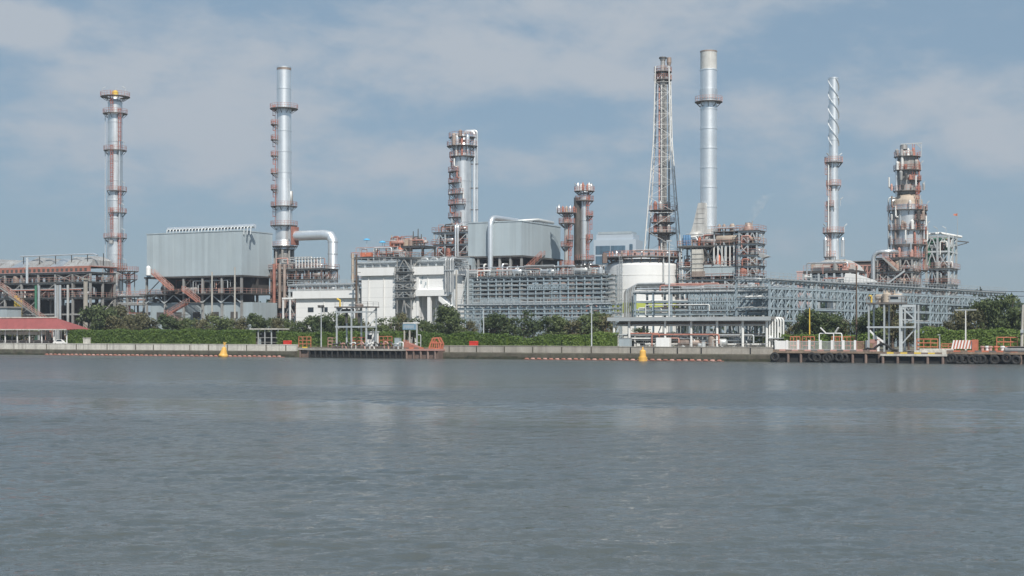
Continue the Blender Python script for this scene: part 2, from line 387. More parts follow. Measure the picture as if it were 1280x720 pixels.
def frame(t, W_, D_, levels, nx, ny, post='steel_grey', beam=None, rail='rust_red', deck='deck_steel', brace=.5, pw=.38, seed=1, decks=None, rails=None, over=.5, z0=0):
    """steel frame in t's local axes; levels are heights; each post, level deck (> railing) and brace is a part"""
    r = random.Random(seed); beam = beam or post
    xs = [W_*i/(nx-1) for i in range(nx)]; ys = [D_*i/(ny-1) for i in range(ny)]
    for x in xs:
        for y in ys: MB().box(x-pw/2, y-pw/2, z0, x+pw/2, y+pw/2, levels[-1]+.01).build('post', post, t)
    prev = z0
    for li, z in enumerate(levels):
        b = MB()
        for y in ys: b.box(-.3, y-.13, z-.46, W_+.3, y+.13, z-.06)
        for x in xs: b.box(x-.125, -.25, z-.44, x+.125, D_+.25, z-.08)
        b.build('floor_beam', beam, t)
        if decks is None or li in decks:
            d = MB().box(-over, -over, z-.055, W_+over, D_+over, z+.04).build('deck', deck, t)
            if rails is None or li in rails:
                rl = MB(); o = over-.05
                rail_line(rl, [(-o, -o, z+.04), (W_+o, -o, z+.04), (W_+o, D_+o, z+.04), (-o, D_+o, z+.04)], close=True)
                rl.build('railing', rail, d)
        for i in range(nx-1):
            if r.random() < brace:
                b = MB(); a, c = xs[i], xs[i+1]; k = r.random()
                if k < .4: b.bar((a, .0, prev), (c, .0, z-.4), .2); b.bar((a, .03, z-.4), (c, .03, prev), .2)
                elif k < .75: b.bar((a, .0, prev), ((a+c)/2, .0, z-.4), .2); b.bar((c, .0, prev), ((a+c)/2, .0, z-.4), .2)
                else: b.bar((a, .0, prev), (c, .0, z-.4), .2)
                b.build('brace', beam, t)
        for j in range(ny-1):
            if r.random() < brace:
                b = MB(); b.bar((W_, ys[j], prev), (W_, ys[j+1], z-.4), .2); b.build('brace', beam, t)
        prev = z
def kit_out(t, W_, D_, z, h, n, seed, pal=('silver_dull', 'silver', 'brown_metal', 'rust_red', 'pipe_grey', 'dark_steel'), pipes=4):
    """vessels, exchangers, pumps and pipe runs standing on a floor at height z with h of headroom"""
    r = random.Random(seed)
    for i in range(n):
        x = r.uniform(.6, max(.7, W_-.6)); y = r.uniform(.3, max(.5, D_*.8)); k = r.random(); m = r.choice(pal)
        if m in ('rust_red', 'orange_red', 'pale_red') and r.random() < .6: m = r.choice(('silver_dull', 'steel_grey', 'brown_metal', 'tan'))
        if k < .32:
            rr = min(r.uniform(.35, .8), h*.22); ln = min(r.uniform(1.8, 4.2), W_*.5); x0 = min(x, W_-ln)
            b = MB().hdrum((x0, y, z+rr+.55), (x0+ln, y, z+rr+.55), rr)
            for f in (.2, .8): b.box(x0+ln*f-.15, y-rr*.6, z+.04, x0+ln*f+.15, y+rr*.6, z+.6)
            b.path([(x0+ln*.5, y, z+2*rr+.45), (x0+ln*.5, y, z+min(h, 2*rr+1.3))], .14, 6)
            b.build('drum', m, t)
        elif k < .55:
            rr = r.uniform(.35, .85); hh = min(h*.85, r.uniform(1.6, 3.6))
            MB().lathe([(rr, z+.04), (rr, z+hh*.8), (rr*.7, z+hh*.93), (rr*.2, z+hh), (.1, z+hh+.3)], 14, x, y).build('vertical_vessel', m, t)
        elif k < .75:
            b = MB(); b.box(x-.6, y-.4, z+.04, x+.6, y+.4, z+.4); b.hdrum((x-.5, y, z+.75), (x+.1, y, z+.75), .33, 10); b.lathe([(.45, z+.45), (.45, z+1.05), (.2, z+1.25)], 10, x+.45, y)
            b.build('pump', m, t)
        else:
            b = MB(); ww = r.uniform(.5, 1.2); hh = min(h*.8, r.uniform(.9, 2.2)); b.box(x-ww/2, y-.35, z+.12, x+ww/2, y+.35, z+hh); b.box(x-ww/2-.05, y-.4, z+hh, x+ww/2+.05, y+.4, z+hh+.08)
            b.box(x-ww/2+.05, y-.3, z+.04, x-ww/2+.15, y+.3, z+.12); b.box(x+ww/2-.15, y-.3, z+.04, x+ww/2-.05, y+.3, z+.12)
            b.build('cabinet', m, t)
    for i in range(int(pipes*1.5)):
        m = r.choice(('pipe_grey', 'silver', 'pale_red', 'silver_dull', 'galv', 'white_pipe', 'dark_steel', 'rust_red')); rr = r.uniform(.06, .2)
        x0, x1 = sorted((r.uniform(0, W_), r.uniform(0, W_))); y = r.uniform(-.2, D_*.6); za = z+r.uniform(.4, h*.5); zb = z+r.uniform(h*.5, h*.95); x1 = max(x1, x0+1.5)
        pts = [(x0, y, z-r.uniform(0, 1)), (x0, y, zb), (x1, y, zb), (x1, y+.0, za)]
        MB().elbow(pts, rr, rr*2.2, 7, 3).build('pipe', m, t)
def stair_flight(t, p, q, w=1.0, rail='pale_red', tread='dark_steel', along=(1, 0)):
    p = Vector(p); q = Vector(q); side = Vector((-along[1], along[0], 0))*w
    b = MB(); b.bar(p, q, .1, .32); b.bar(p+side, q+side, .1, .32)
    n = max(3, int(abs(q.z-p.z)/.22))
    for i in range(n):
        c = p.lerp(q, (i+.5)/n); b.bar(c+side*.03, c+side*.97, .26, .04)
    f = b.build('stair_flight', tread, t); rl = MB(); up = Vector((0, 0, 1))
    for o in (Vector((0, 0, 0)), side):
        for h in (1.1, .6): rl.bar(p+o+up*h, q+o+up*h, .08)
        k = max(2, int((q-p).length/1.5))
        for i in range(k+1): c = p.lerp(q, i/k)+o; rl.bar(c, c+up*1.1, .08)
    rl.build('handrail', rail, f); return f
def air_fin_header(t, x0, x1, y, z, r, n, m='silver_bright', fin='galv'):
    MB().path([(x0, y, z), (x1, y, z)], r, 12).build('header_pipe', m, t)
    for i in range(n):
        x = x0+(x1-x0)*(i+.5)/n
        MB().elbow([(x, y, z), (x+.25, y-1.3, z-.15), (x+.25, y-1.5, z-2.2)], .2, .5, 6, 3).build('branch_pipe', fin, t)
def pipe_rack(t, Ln, Wd, levels, nb, seed, post='steel_blue', truss=None, npipes=7, rail='galv', handrail=True, diag=True, pal=('pipe_grey', 'galv', 'silver', 'pipe_grey', 'white_pipe', 'silver_dull'), pw=.4, bh=.34, rr0=.10, rr1=.27):
    r = random.Random(seed); xs = [Ln*i/nb for i in range(nb+1)]; top = levels[-1]
    for x in xs:
        for y in (0, Wd): MB().box(x-pw/2, y-pw/2, 0, x+pw/2, y+pw/2, top).build('post', post, t)
        b = MB()
        for z in levels: b.box(x-.1, -.35, z-bh+.02, x+.12, Wd+.35, z-.03)
        b.bar((x, .0, .3), (x, Wd, levels[0]-.3), .16)
        b.build('cross_beam', post, t)
    for z in levels:
        b = MB()
        for y in (0, Wd): b.box(-.4, y-.12, z-bh-.02, Ln+.4, y+.12, z-.02)
        b.build('side_beam', post, t)
        for i in range(npipes):
            y = .35+(Wd-.7)*i/(npipes-1); rr = r.uniform(rr0, rr1); m = r.choice(pal)
            MB().path([(-.3-r.uniform(0, .5), y, z+rr), (Ln+r.uniform(.1, .5), y, z+rr)], rr, 8).build('pipe', m, t)
    if truss:
        for (za, zb, b0, b1, k) in truss:
            for bi in range(b0, b1):
                b = MB(); x0, x1 = xs[bi], xs[bi+1]
                for j in range(k):
                    a = x0+(x1-x0)*j/k; c = x0+(x1-x0)*(j+1)/k; mid = (a+c)/2
                    b.bar((a, -.02, za), (mid, -.02, zb), .15); b.bar((mid, -.02, zb), (c, -.02, za), .15)
                    if diag: b.bar((mid, -.05, za), (mid, -.05, zb), .14)
                    if j: b.bar((a, -.05, za), (a, -.05, zb), .14)
                b.build('truss_panel', post, t)
    if handrail:
        for y in (-.4, Wd+.4):
            rl = MB(); rail_line(rl, [(-.3, y, top), (Ln+.3, y, top)], h=1.2, step=1.6); rl.build('railing', rail, t)
        MB().box(-.4, -.45, top-.06, Ln+.4, .35, top-.012).build('walkway', 'galv', t)

# ------------------------------------------------------------------ foliage
def leafquads(mb, c, s, r, nrm=None):
    n = Vector((r.gauss(0, 1), r.gauss(0, 1), r.gauss(0, 1)+.5)) if nrm is None else Vector(nrm)+Vector((r.gauss(0, .5), r.gauss(0, .5), r.gauss(0, .5)))
    n.normalize(); a = n.orthogonal().normalized(); a.rotate(Matrix.Rotation(r.uniform(0, 2*PI), 3, n)); b = n.cross(a)
    l = s*r.uniform(.7, 1.4); w = s*r.uniform(.45, .8)
    mb.add([c-a*l, c-b*w, c+a*l, c+b*w], [(0, 1, 2, 3)])
def crown_mesh(seed, H, Wd, base, lobes, leaves, leaf, m, loose=1.0):
    r = random.Random(seed); mb = MB(); lob = []
    for i in range(lobes):
        u = r.random(); ang = r.uniform(0, 2*PI); z = base+(H-base)*(.08+.86*u)
        prof = math.sin(PI*min(.97, .15+.8*u))**.7
        rad = Wd/2*prof*math.sqrt(r.random())*.85
        lob.append((Vector((rad*math.cos(ang), rad*math.sin(ang), z)), (H-base)*r.uniform(.11, .22)))
    for i in range(leaves):
        c, lr = r.choice(lob); d = Vector((r.gauss(0, 1), r.gauss(0, 1), r.gauss(0, .75))).normalized()*lr*(r.random()**.4)*loose
        leafquads(mb, c+d, leaf, r, d.normalized() if d.length > .01 else None)
    return mb.mesh('crown', m), lob
def trunk_mesh(seed, H, base, lob, th=.28):
    r = random.Random(seed); mb = MB(); mid = Vector((r.uniform(-.3, .3), r.uniform(-.3, .3), base*1.05))
    top = Vector((r.uniform(-.4, .4), r.uniform(-.4, .4), base+(H-base)*.6))
    mb.path([(0, 0, -.2), (mid.x*.4, mid.y*.4, base*.5), mid, top], [th*1.25, th, th*.8, th*.25], 7)
    for c, lr in lob[:9]:
        a = mid.lerp(top, r.uniform(0, .6)); mb.path([a, a.lerp(c, .5)+Vector((0, 0, .2)), c], [th*.4, th*.28, .05], 5)
    return mb.mesh('trunk', 'bark')
TREEP = []
for i, (H, Wd, base, lobes, leaves, leaf, m, loose) in enumerate([
        (8, 6.2, 1.6, 26, 2100, .26, 'leaf', 1.0), (8, 7.4, 1.3, 30, 2300, .25, 'leaf', 1.1), (8, 5.0, 1.8, 22, 1500, .25, 'leaf_dry', 1.25),
        (8, 6.0, 2.4, 18, 1100, .26, 'leaf', 1.35), (8, 8.5, 1.0, 34, 2500, .26, 'leaf', 1.05), (8, 5.6, 1.4, 24, 1700, .25, 'leaf_dry', 1.1)]):
    cm, lob = crown_mesh(100+i, H, Wd, base, lobes, leaves, leaf, m, loose); TREEP.append((cm, trunk_mesh(200+i, H, base, lob)))
def tree(px, d, h, kind, label, group='trees behind the river hedge', wide=1.0, name='tree'):
    t = thing(name, label, 'tree', AT(px, d), rnd.uniform(0, 6.28), group); k = h/8; t.scale = (k*wide, k*wide, k)
    cm, tm = TREEP[kind]
    for n_, me in (('crown', cm), ('trunk', tm)):
        o = bpy.data.objects.new(n_, me); C.objects.link(o); o.parent = t
    return t
def hedge(pxa, pxb, d, h, wd, label, seed, leaf='hedge_leaf', uneven=.25):
    """a clipped hedge: inner twig mass with a skin of leaves, its top slightly uneven"""
    r = random.Random(seed); Lh = FRONT(pxa, pxb, d); t = thing('hedge', label, 'hedge', AT(pxa, d), None, 'hedges along the river wall')
    n = max(4, int(Lh/1.2)); hs_ = [h*(1+uneven*.5*(math.sin(i*.7+seed)*.4+r.uniform(-.35, .35))) for i in range(n+1)]
    core = MB()
    for i in range(n): core.box(Lh*i/n+.002, .3, 0, Lh*(i+1)/n-.002, wd-.3, min(hs_[i], hs_[i+1])-.3)
    core.build('inner_growth', leaf, t)
    mb = MB(); cnt = int(Lh*(h+wd)*24)
    for i in range(cnt):
        x = r.uniform(-.2, Lh+.2); f = max(0, min(n, x/Lh*n)); i0 = min(n-1, int(f)); hh = hs_[i0]*(1-(f-i0))+hs_[i0+1]*(f-i0)
        if r.random() < h/(h+wd): y = r.uniform(-.15, .3); z = hh*r.random()**.85; nr = (0, -1, .3)
        else: y = r.uniform(0, wd); z = hh-r.uniform(-.18, .3); nr = (0, -.2, 1)
        leafquads(mb, Vector((x, y+.12*math.sin(x*1.3+z), z)), .2, r, nr)
    mb.build('foliage', leaf, t); return t
# ------------------------------------------------------------------ the setting: water, ground, haze
def water_mat():
    m = bpy.data.materials.new('river_water'); m.use_nodes = True; t = m.node_tree; ns = t.nodes; b = ns['Principled BSDF']
    b.inputs['Roughness'].default_value = .09; b.inputs['IOR'].default_value = 1.36
    g = ns.new('ShaderNodeNewGeometry')
    def noise(scale, sc, detail=4, rough=.55, rot=0, dist=0.):
        mp_ = ns.new('ShaderNodeMapping'); mp_.inputs['Scale'].default_value = sc; mp_.inputs['Rotation'].default_value = (0, 0, rot); t.links.new(g.outputs['Position'], mp_.inputs['Vector'])
        n = ns.new('ShaderNodeTexNoise'); n.inputs['Scale'].default_value = scale; n.inputs['Detail'].default_value = detail; n.inputs['Roughness'].default_value = rough
        n.inputs['Distortion'].default_value = dist; t.links.new(mp_.outputs[0], n.inputs['Vector']); return n.outputs[0]
    def mt(op, a, b2):
        n = ns.new('ShaderNodeMath'); n.operation = op
        for i, v in enumerate((a, b2)):
            if isinstance(v, (int, float)): n.inputs[i].default_value = v
            else: t.links.new(v, n.inputs[i])
        return n.outputs[0]
    fine = noise(1.0, (2.2, 3.4, 1), 5, .66, .15, .3); mid = noise(1.0, (.30, .62, 1), 3, .5, -.12, .4)
    sp_ = ns.new('ShaderNodeSeparateXYZ'); t.links.new(g.outputs['Position'], sp_.inputs[0])
    # wind lanes across the river: rough near the camera, a calm lane, a rough lane, then calmer water under the far bank
    lane = mt('ADD', mt('ADD', sp_.outputs[1], mt('MULTIPLY', sp_.outputs[0], .29)), mt('MULTIPLY', mt('SUBTRACT', noise(1.0, (.03, .05, 1), 3, .6), .5), 15))
    cr = ns.new('ShaderNodeValToRGB'); cr.color_ramp.interpolation = 'LINEAR'; t.links.new(mt('DIVIDE', lane, 260), cr.inputs[0])
    while len(cr.color_ramp.elements) > 1: cr.color_ramp.elements.remove(cr.color_ramp.elements[0])
    st_ = [(0, 1), (76, 1), (81, .35), (102, .3), (104, 1.2), (124, 1.2), (133, .4), (160, .6), (190, 1.1), (255, 1.3)]
    cr.color_ramp.elements[0].position = 0; cr.color_ramp.elements[0].color = (1, 1, 1, 1)
    for p_, v_ in st_[1:]: el_ = cr.color_ramp.elements.new(p_/260); el_.color = (v_, v_, v_, 1)
    rr_ = ns.new('ShaderNodeMapRange'); t.links.new(sp_.outputs[1], rr_.inputs['Value']); rr_.inputs['From Min'].default_value = 30; rr_.inputs['From Max'].default_value = 160
    rr_.inputs['To Min'].default_value = .02; rr_.inputs['To Max'].default_value = .21
    t.links.new(mt('MULTIPLY', rr_.outputs[0], mt('ADD', mt('MULTIPLY', cr.outputs[0], .7), .4)), b.inputs['Roughness'])
    h = mt('MULTIPLY', mt('ADD', mt('MULTIPLY', fine, .14), mt('MULTIPLY', mid, .40)), cr.outputs[0])
    bp = ns.new('ShaderNodeBump'); bp.inputs['Strength'].default_value = 1.0; bp.inputs['Distance'].default_value = .5
    t.links.new(h, bp.inputs['Height']); t.links.new(bp.outputs[0], b.inputs['Normal'])
    mud = noise(1.0, (.05, .11, 1), 3); mxx = ns.new('ShaderNodeMix'); mxx.data_type = 'RGBA'; t.links.new(mud, mxx.inputs['Factor'])
    mxx.inputs['A'].default_value = (.068, .086, .092, 1); mxx.inputs['B'].default_value = (.094, .098, .086, 1); t.links.new(mxx.outputs['Result'], b.inputs['Base Color'])
    MATS['water'] = m
water_mat()
def river():
    import numpy as np
    rg_ = np.random.default_rng(4); rows = [17.0]
    while rows[-1] < 420: rows.append(rows[-1]*1.0026)
    Yr = np.array(rows); nu = 560; us = np.linspace(-.46, .46, nu)
    X = np.outer(Yr, us)+np.outer(np.ones(len(Yr)), us)*14; Y = np.repeat(Yr[:, None], nu, 1)
    lane = Y+.29*X+7*np.sin(X*.045+1)+4*np.sin(X*.13+Y*.02)+2.5*np.sin(X*.31+2)
    amp = np.interp(lane, [0, 74, 84, 101, 105, 126, 140, 172, 200, 255, 500], [1, 1, .4, .35, 1.25, 1.25, .4, .3, .5, .45, .45])
    Z = np.zeros_like(X); dY = Y*.0026
    gust = .78+.22*np.sin(X*.21+Y*.13)*np.sin(X*.09-Y*.31+1)+.25*np.sin(Y*.42+.6*np.sin(X*.11)+X*.05)*np.sin(X*.07+Y*.05)
    for k in range(120):
        lam = float(np.exp(rg_.uniform(np.log(.20), np.log(3.4)))); th = rg_.normal(0, .5)+PI/2+.25
        kk = 2*PI/lam; a = (.0050 if lam < 1.2 else .0036)*lam**.88
        fade = np.clip(lam/(dY*3.2)-.5, 0, 1)
        ph = kk*(X*math.cos(th)+Y*math.sin(th))+rg_.uniform(0, 6.28)
        env = .6+.4*np.sin(X*rg_.uniform(-.5, .5)/lam+Y*rg_.uniform(-.5, .5)/lam+rg_.uniform(0, 6.28))
        s = np.sin(ph); Z += a*fade*env*(s+.28*np.cos(2*ph))
    for k in range(10):                                     # a few longer, steeper crests
        lam = rg_.uniform(1.8, 4.5); th = PI/2+rg_.normal(.1, .22); kk = 2*PI/lam
        env = np.clip(np.sin(X*rg_.uniform(.15, .5)+Y*rg_.uniform(-.4, .4)+rg_.uniform(0, 6.28))*np.sin(Y*rg_.uniform(.2, .6)+X*.1+rg_.uniform(0, 6.28))-.15, 0, 1)
        ph = kk*(X*math.cos(th)+Y*math.sin(th))+rg_.uniform(0, 6.28); Z += .011*lam**.9*env*np.clip(lam/(dY*3.2)-.5, 0, 1)*(np.sin(ph)+.3*np.cos(2*ph))
    Z *= amp*gust
    nr = len(Yr); V = np.stack([X, Y, Z], -1).reshape(-1, 3).astype(np.float32); idx = np.arange(nr*nu).reshape(nr, nu)
    Q = np.stack([idx[:-1, :-1], idx[:-1, 1:], idx[1:, 1:], idx[1:, :-1]], -1).reshape(-1, 4)
    # flat sheets carry the river on, left, right and behind
    me = bpy.data.meshes.new('river_water'); n0 = len(V); me.vertices.add(n0); me.vertices.foreach_set('co', V.ravel())
    me.loops.add(Q.size); me.loops.foreach_set('vertex_index', Q.ravel().astype(np.int32)); me.polygons.add(len(Q))
    me.polygons.foreach_set('loop_start', np.arange(0, Q.size, 4, dtype=np.int32)); me.polygons.foreach_set('loop_total', np.full(len(Q), 4, dtype=np.int32))
    me.polygons.foreach_set('use_smooth', np.ones(len(Q), dtype=bool)); me.materials.append(MATS['water']); me.update(calc_edges=True); me.validate()
    o = bpy.data.objects.new('river_water', me); C.objects.link(o); o['kind'] = 'structure'
river()
wm = MB(); wm.add([(-6000, -400, -.16), (6000, -400, -.16), (6000, 9000, -.16), (-6000, 9000, -.16)], [(0, 1, 2, 3)])
wm.build('river_water', 'water')['kind'] = 'structure'
bank = [(-6000, 620), (-700, 440), (-165, 357), (125, 209.3), (260, 160), (700, 120), (6000, 60), (6000, 9000), (-6000, 9000)]
MB().prism(bank, 2, -3, G-.06).build('ground', 'soil')['kind'] = 'structure'
q = MB(); a0, a1 = XY(-20, .2), XY(1320, .2)
q.add([(a0.x, a0.y, G), (a1.x, a1.y, G), (a1.x+3.2, a1.y+6.2, G), (a0.x+3.2, a0.y+6.2, G)], [(0, 1, 2, 3)])
tag(q.build('quay_path', 'quay'), None, None, None, 'structure')

def haze():
    m = bpy.data.materials.new('haze'); m.use_nodes = True; t = m.node_tree; t.nodes.clear()
    v = t.nodes.new('ShaderNodeVolumePrincipled'); v.inputs['Color'].default_value = (.80, .88, 1.0, 1); v.inputs['Density'].default_value = HAZE; v.inputs['Anisotropy'].default_value = .3
    o = t.nodes.new('ShaderNodeOutputMaterial'); t.links.new(v.outputs[0], o.inputs['Volume']); MATS['haze'] = m
    b = MB().box(-1500, -60, -4, 1500, 1600, 110); tag(b.build('haze', 'haze'), None, None, None, 'stuff')
HAZE = 0.00024
haze()

# far wood behind the plant: one mass
fw = MB(); r = random.Random(5)
for i in range(15000):
    px = r.uniform(-60, 1340); y = r.uniform(520, 640); x = U(px)*y
    top = 13.0+3.5*math.sin(px*.021+1)+2.5*math.sin(px*.057)+1.5*math.sin(px*.13)+r.uniform(-1.5, 1)
    leafquads(fw, Vector((x, y, G+top*r.random()**.5)), 1.15, r)
tag(fw.build('far_wood', 'far_leaf'), 'low belt of far trees behind the refinery', None, None, 'stuff')

# ------------------------------------------------------------------ river wall and quays
def river_wall(pxa, pxb, label, top=2.5, mp_='pale_concrete', joints=4.0, jm='tide_concrete'):
    Lw = FRONT(pxa, pxb, -.2); t = thing('river_wall', label, 'wall', AT(pxa, -.2, 0))
    MB().box(0, -.35, 1.27, Lw, .25, top).box(-.0, -.42, top+.003, Lw, .3, top+.12).build('parapet', mp_, t)
    b = MB().box(0, -1.1, -2, Lw, .2, 1.1); b.prism([(-1.1, 1.1), (-.3, 1.268), (.2, 1.268), (.2, 1.1)], 0, .0, Lw); b.build('wall_base', 'tide_concrete', t); ab = MB(); x = 0
    while x < Lw-.05:
        x1 = min(Lw, x+rnd.uniform(1.2, 3)); ab.box(x, -1.13, -.6, x1-.002, -1.103, rnd.uniform(.25, .6)); x = x1
    ab.build('algae_band', 'algae', t)
    b = MB(); x = joints/2
    while x < Lw: b.box(x-.09, -.44, 1.3, x+.09, -.352, top-.02); x += joints*rnd.choice((1, 1, 2))
    b.build('joint_post', jm, t); return t
river_wall(-30, 160, 'pale concrete river wall below the red roofed pavilion', 2.5, 'pale_concrete', 9)
river_wall(160, 372, 'stained concrete river wall with dark joints under the long clipped hedge', 2.5, 'pale_concrete', 5)
river_wall(546, 775, 'grey concrete river wall right of the orange gangway', 2.45, 'concrete', 6)
river_wall(775, 968, 'concrete river wall with black joints in front of the grey pipe shelter', 2.4, 'concrete', 4.5, 'black')

def boom(pxa, pxb, d, label):
    Lw = FRONT(pxa, pxb, d); t = thing('floating_boom', label, 'boom', AT(pxa, d, 0)); n = int(Lw/1.25)
    b = MB(); b.box(0, -.03, -.2, Lw, .03, .1).build('skirt', 'rust_red', t)
    me = MB().path([(-.4, 0, 0), (-.3, 0, 0), (.3, 0, 0), (.4, 0, 0)], [.12, .2, .2, .12], 8); ms_ = [me.mesh('float', 'rust_red'), me.mesh('float', 'pale_red')]
    for i in range(min(n, 100)):
        o = bpy.data.objects.new('float', ms_[i % 2]); C.objects.link(o); o.parent = t; o.location = (.6+i*1.25, 0, .14+.02*math.sin(i))
boom(56, 356, -3.2, 'orange floating boom along the wall under the long hedge')
boom(655, 905, -3.2, 'orange floating boom beneath the wall beside the square yellow buoy')

# buoys
t = thing('buoy', 'leaning yellow buoy with a small top mark near the long hedge', 'buoy', AT(279, -7, 0), 0); t.rotation_euler = (R(4), R(7), 0)
MB().lathe([(.55, -.5), (.95, -.1), (.95, .45), (.75, .75), (.42, 1.9), (.3, 2.1)], 18).build('float_body', 'buoy_yellow', t); MB().lathe([(.96, -.12), (.97, -.02), (.97, .16), (.955, .2)], 18, cap=False).build('waterline_stain', 'algae', t)
b = MB().tube((0, 0, 2.1), (0, 0, 2.75), .09); b.bar((-.28, 0, 2.6), (.28, 0, 3.1), .14); b.bar((.28, 0, 2.6), (-.28, 0, 3.1), .14); b.build('top_mark', 'buoy_yellow', t)
t = thing('buoy', 'upright yellow buoy with a square shoulder before the grey pipe shelter', 'buoy', AT(803.5, -7, 0), 0)
MB().lathe([(.6, -.5), (.8, -.1), (.8, .7), (.6, .78), (.55, 1.75), (.35, 2.0)], 18).build('float_body', 'buoy_yellow', t)
MB().box(-.12, -.12, 2.0, .12, .12, 2.5).build('top_mark', 'buoy_yellow', t)

def quay_dock(pxa, pxb, d0, label, ztop, skirt, pile_step, kerb=None, deckm='quay', depth=None):
    Lw = FRONT(pxa, pxb, d0); dp = depth or -d0*.9; t = thing('dock', label, 'dock', AT(pxa, d0, 0))
    MB().box(0, 0, ztop-.35, Lw, dp, ztop).build('deck', deckm, t)
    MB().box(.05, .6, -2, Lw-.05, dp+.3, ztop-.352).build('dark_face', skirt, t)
    x = .4
    while x < Lw:
        MB().lathe([(.24, -2.5), (.24, ztop-.352)], 8, x, .3).build('pile', 'black' if kerb is None else 'brown_steel', t); x += pile_step
    if kerb:
        n = int(Lw/1.1); 
        for i in range(n): MB().box(i*1.1+.002, .02, ztop+.003, i*1.1+1.098, .32, ztop+rnd.uniform(.24, .3)).build('kerb_block', kerb if i % 2 else rnd.choice(('brown_steel', 'rust_concrete', 'deck_steel')), t)
    return t, Lw
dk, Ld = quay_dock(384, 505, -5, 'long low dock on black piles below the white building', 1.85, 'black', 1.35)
rl = MB(); rail_line(rl, [(.3, .2, 1.85), (Ld-.3, .2, 1.85)], h=.5, step=1.5); rl.build('edge_rail', 'brown_steel', dk)
quay_dock(372, 384, -3, 'short rusty dock block left of the black piled dock', 1.9, 'brown_steel', 2.0, 'yellow')
quay_dock(505, 546, -4.2, 'rust coloured landing block carrying the orange gangway', 1.9, 'brown_steel', 1.6, 'orange_red', 'pale_red')
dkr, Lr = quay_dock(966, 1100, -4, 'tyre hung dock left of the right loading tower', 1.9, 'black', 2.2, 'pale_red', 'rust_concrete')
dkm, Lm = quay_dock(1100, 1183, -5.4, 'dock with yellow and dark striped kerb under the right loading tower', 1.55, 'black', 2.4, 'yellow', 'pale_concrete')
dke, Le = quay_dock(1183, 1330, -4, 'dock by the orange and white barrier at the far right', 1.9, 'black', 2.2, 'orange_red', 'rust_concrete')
# tyres hung as fenders
tm_ = MB(); vs = []
for k in range(18):
    a = 2*PI*k/18
    for j in range(8): bq = 2*PI*j/8; rr = .58+.24*math.cos(bq); vs.append((rr*math.cos(a), .2*math.sin(bq), rr*math.sin(a)))
tm_.add(vs, [(k*8+j, k*8+(j+1) % 8, ((k+1) % 18)*8+(j+1) % 8, ((k+1) % 18)*8+j) for k in range(18) for j in range(8)], True)
tyre = tm_.mesh('tyre', 'rubber')
for grp, pxs, d, where in (('a', (968.5, 1015, 1021, 1033, 1036.5, 1049, 1055), -4.35, 'dock face left of the right loading tower'),
                           ('b', (1187, 1191, 1199, 1206, 1215, 1221, 1227, 1243, 1258, 1270), -4.35, 'dock face below the striped barrier')):
    for i, px in enumerate(pxs):
        o = bpy.data.objects.new('tyre_fender', tyre); C.objects.link(o); o.location = AT(px, d, rnd.uniform(.62, .95)); o.rotation_euler = (R(rnd.uniform(-6, 6)), 0, TH+R(rnd.uniform(-9, 9)))
        tag(o, f'black tyre, {ORD(i, len(pxs))} on the {where}', 'tyre', 'tyre fenders on the docks')

# ------------------------------------------------------------------ far buildings
t = thing('office_building', 'pale blue glass office block far behind the white tank', 'building', (U(742)*900, 900, G), R(-18))
MB().box(0, 0, 0, 27, 20, 61).box(1.5, 1, 61.003, 25, 18, 64.5).build('wall', 'office_wall', t)
for fz in range(6):
    for fx in range(2):
        MB().box(1.4+fx*9.7, -.25, 20+fz*6.4, 10.6+fx*9.7, .003, 25.2+fz*6.4).build('window', 'office_glass', t)
MB().box(23, -.3, 44, 25, .003, 58).build('window', 'office_glass', t)
MB().box(2.5, .8, 64.504, 24, 15, 66).build('roof_screen', 'cladding_grey', t)
t = thing('far_block', 'small pinkish block far behind the base of the twisted stack', 'building', (U(996)*620, 620, G), R(-18))
MB().box(0, 0, 0, 6, 9, 29).box(-.2, -.2, 29.003, 6.2, 9.2, 29.6).build('wall', 'far_pink', t)
for k in range(3): MB().box(1+k*1.7, -.1, 23, 2+k*1.7, .003, 26).build('window', 'glass_dark', t)

# ------------------------------------------------------------------ left: air cooler bank, first column, pavilion
d = 46; t = thing('air_cooler_bank', 'long rusty steel cooler bank with pale scalloped hoods at far left', 'air cooler', AT(-34, d))
Wb = FRONT(-34, 113, d); z = lambda py: ZL(50, py, d)
frame(t, Wb, 9, [z(392), z(372), z(353), z(341.5)], 8, 3, 'steel_grey', 'steel_grey', 'pale_red', 'deck_steel', .45, .5, 11, decks=(1, 2, 3), rails=(1, 2))
fa = MB().box(-.6, -.65, z(341), Wb+.6, -.5, z(334)); fa.box(-.6, -.5, z(334)-.2, Wb+.6, 9.5, z(334)); fa.build('fascia', 'rust_red', t)
fp = MB(); n = 26
for i in range(n): fp.box(Wb*i/n+.2, -.72, z(340), Wb*i/n+1.0, -.652, z(336.5))
fp.build('fan_opening', 'dark_steel', t)
nh = 9
for i in range(nh):
    x0 = Wb*i/nh; x1 = Wb*(i+1)/nh; zz = z(334)+.01; zt = z(321.5)+rnd.uniform(-.4, .2); mid = x0+(x1-x0)*rnd.uniform(.3, .7)
    MB().add([(x0, -.4, zz), (x1, -.4, zz), (x1, 9, zz), (x0, 9, zz), (x0+.2, 1.2, zt-1.5), (x1-.2, 1.2, zt-1.2), (mid, 2.6, zt), (mid, 8, zt), (x0+.2, 8, zt-1.5), (x1-.2, 8, zt-1.2)],
             [(0, 1, 5, 6, 4), (1, 2, 9, 5), (2, 3, 8, 7, 9), (3, 0, 4, 8), (4, 6, 7, 8), (5, 9, 7, 6), (3, 2, 1, 0)]).build('fan_hood', 'silver_dull' if i % 3 else 'silver', t)
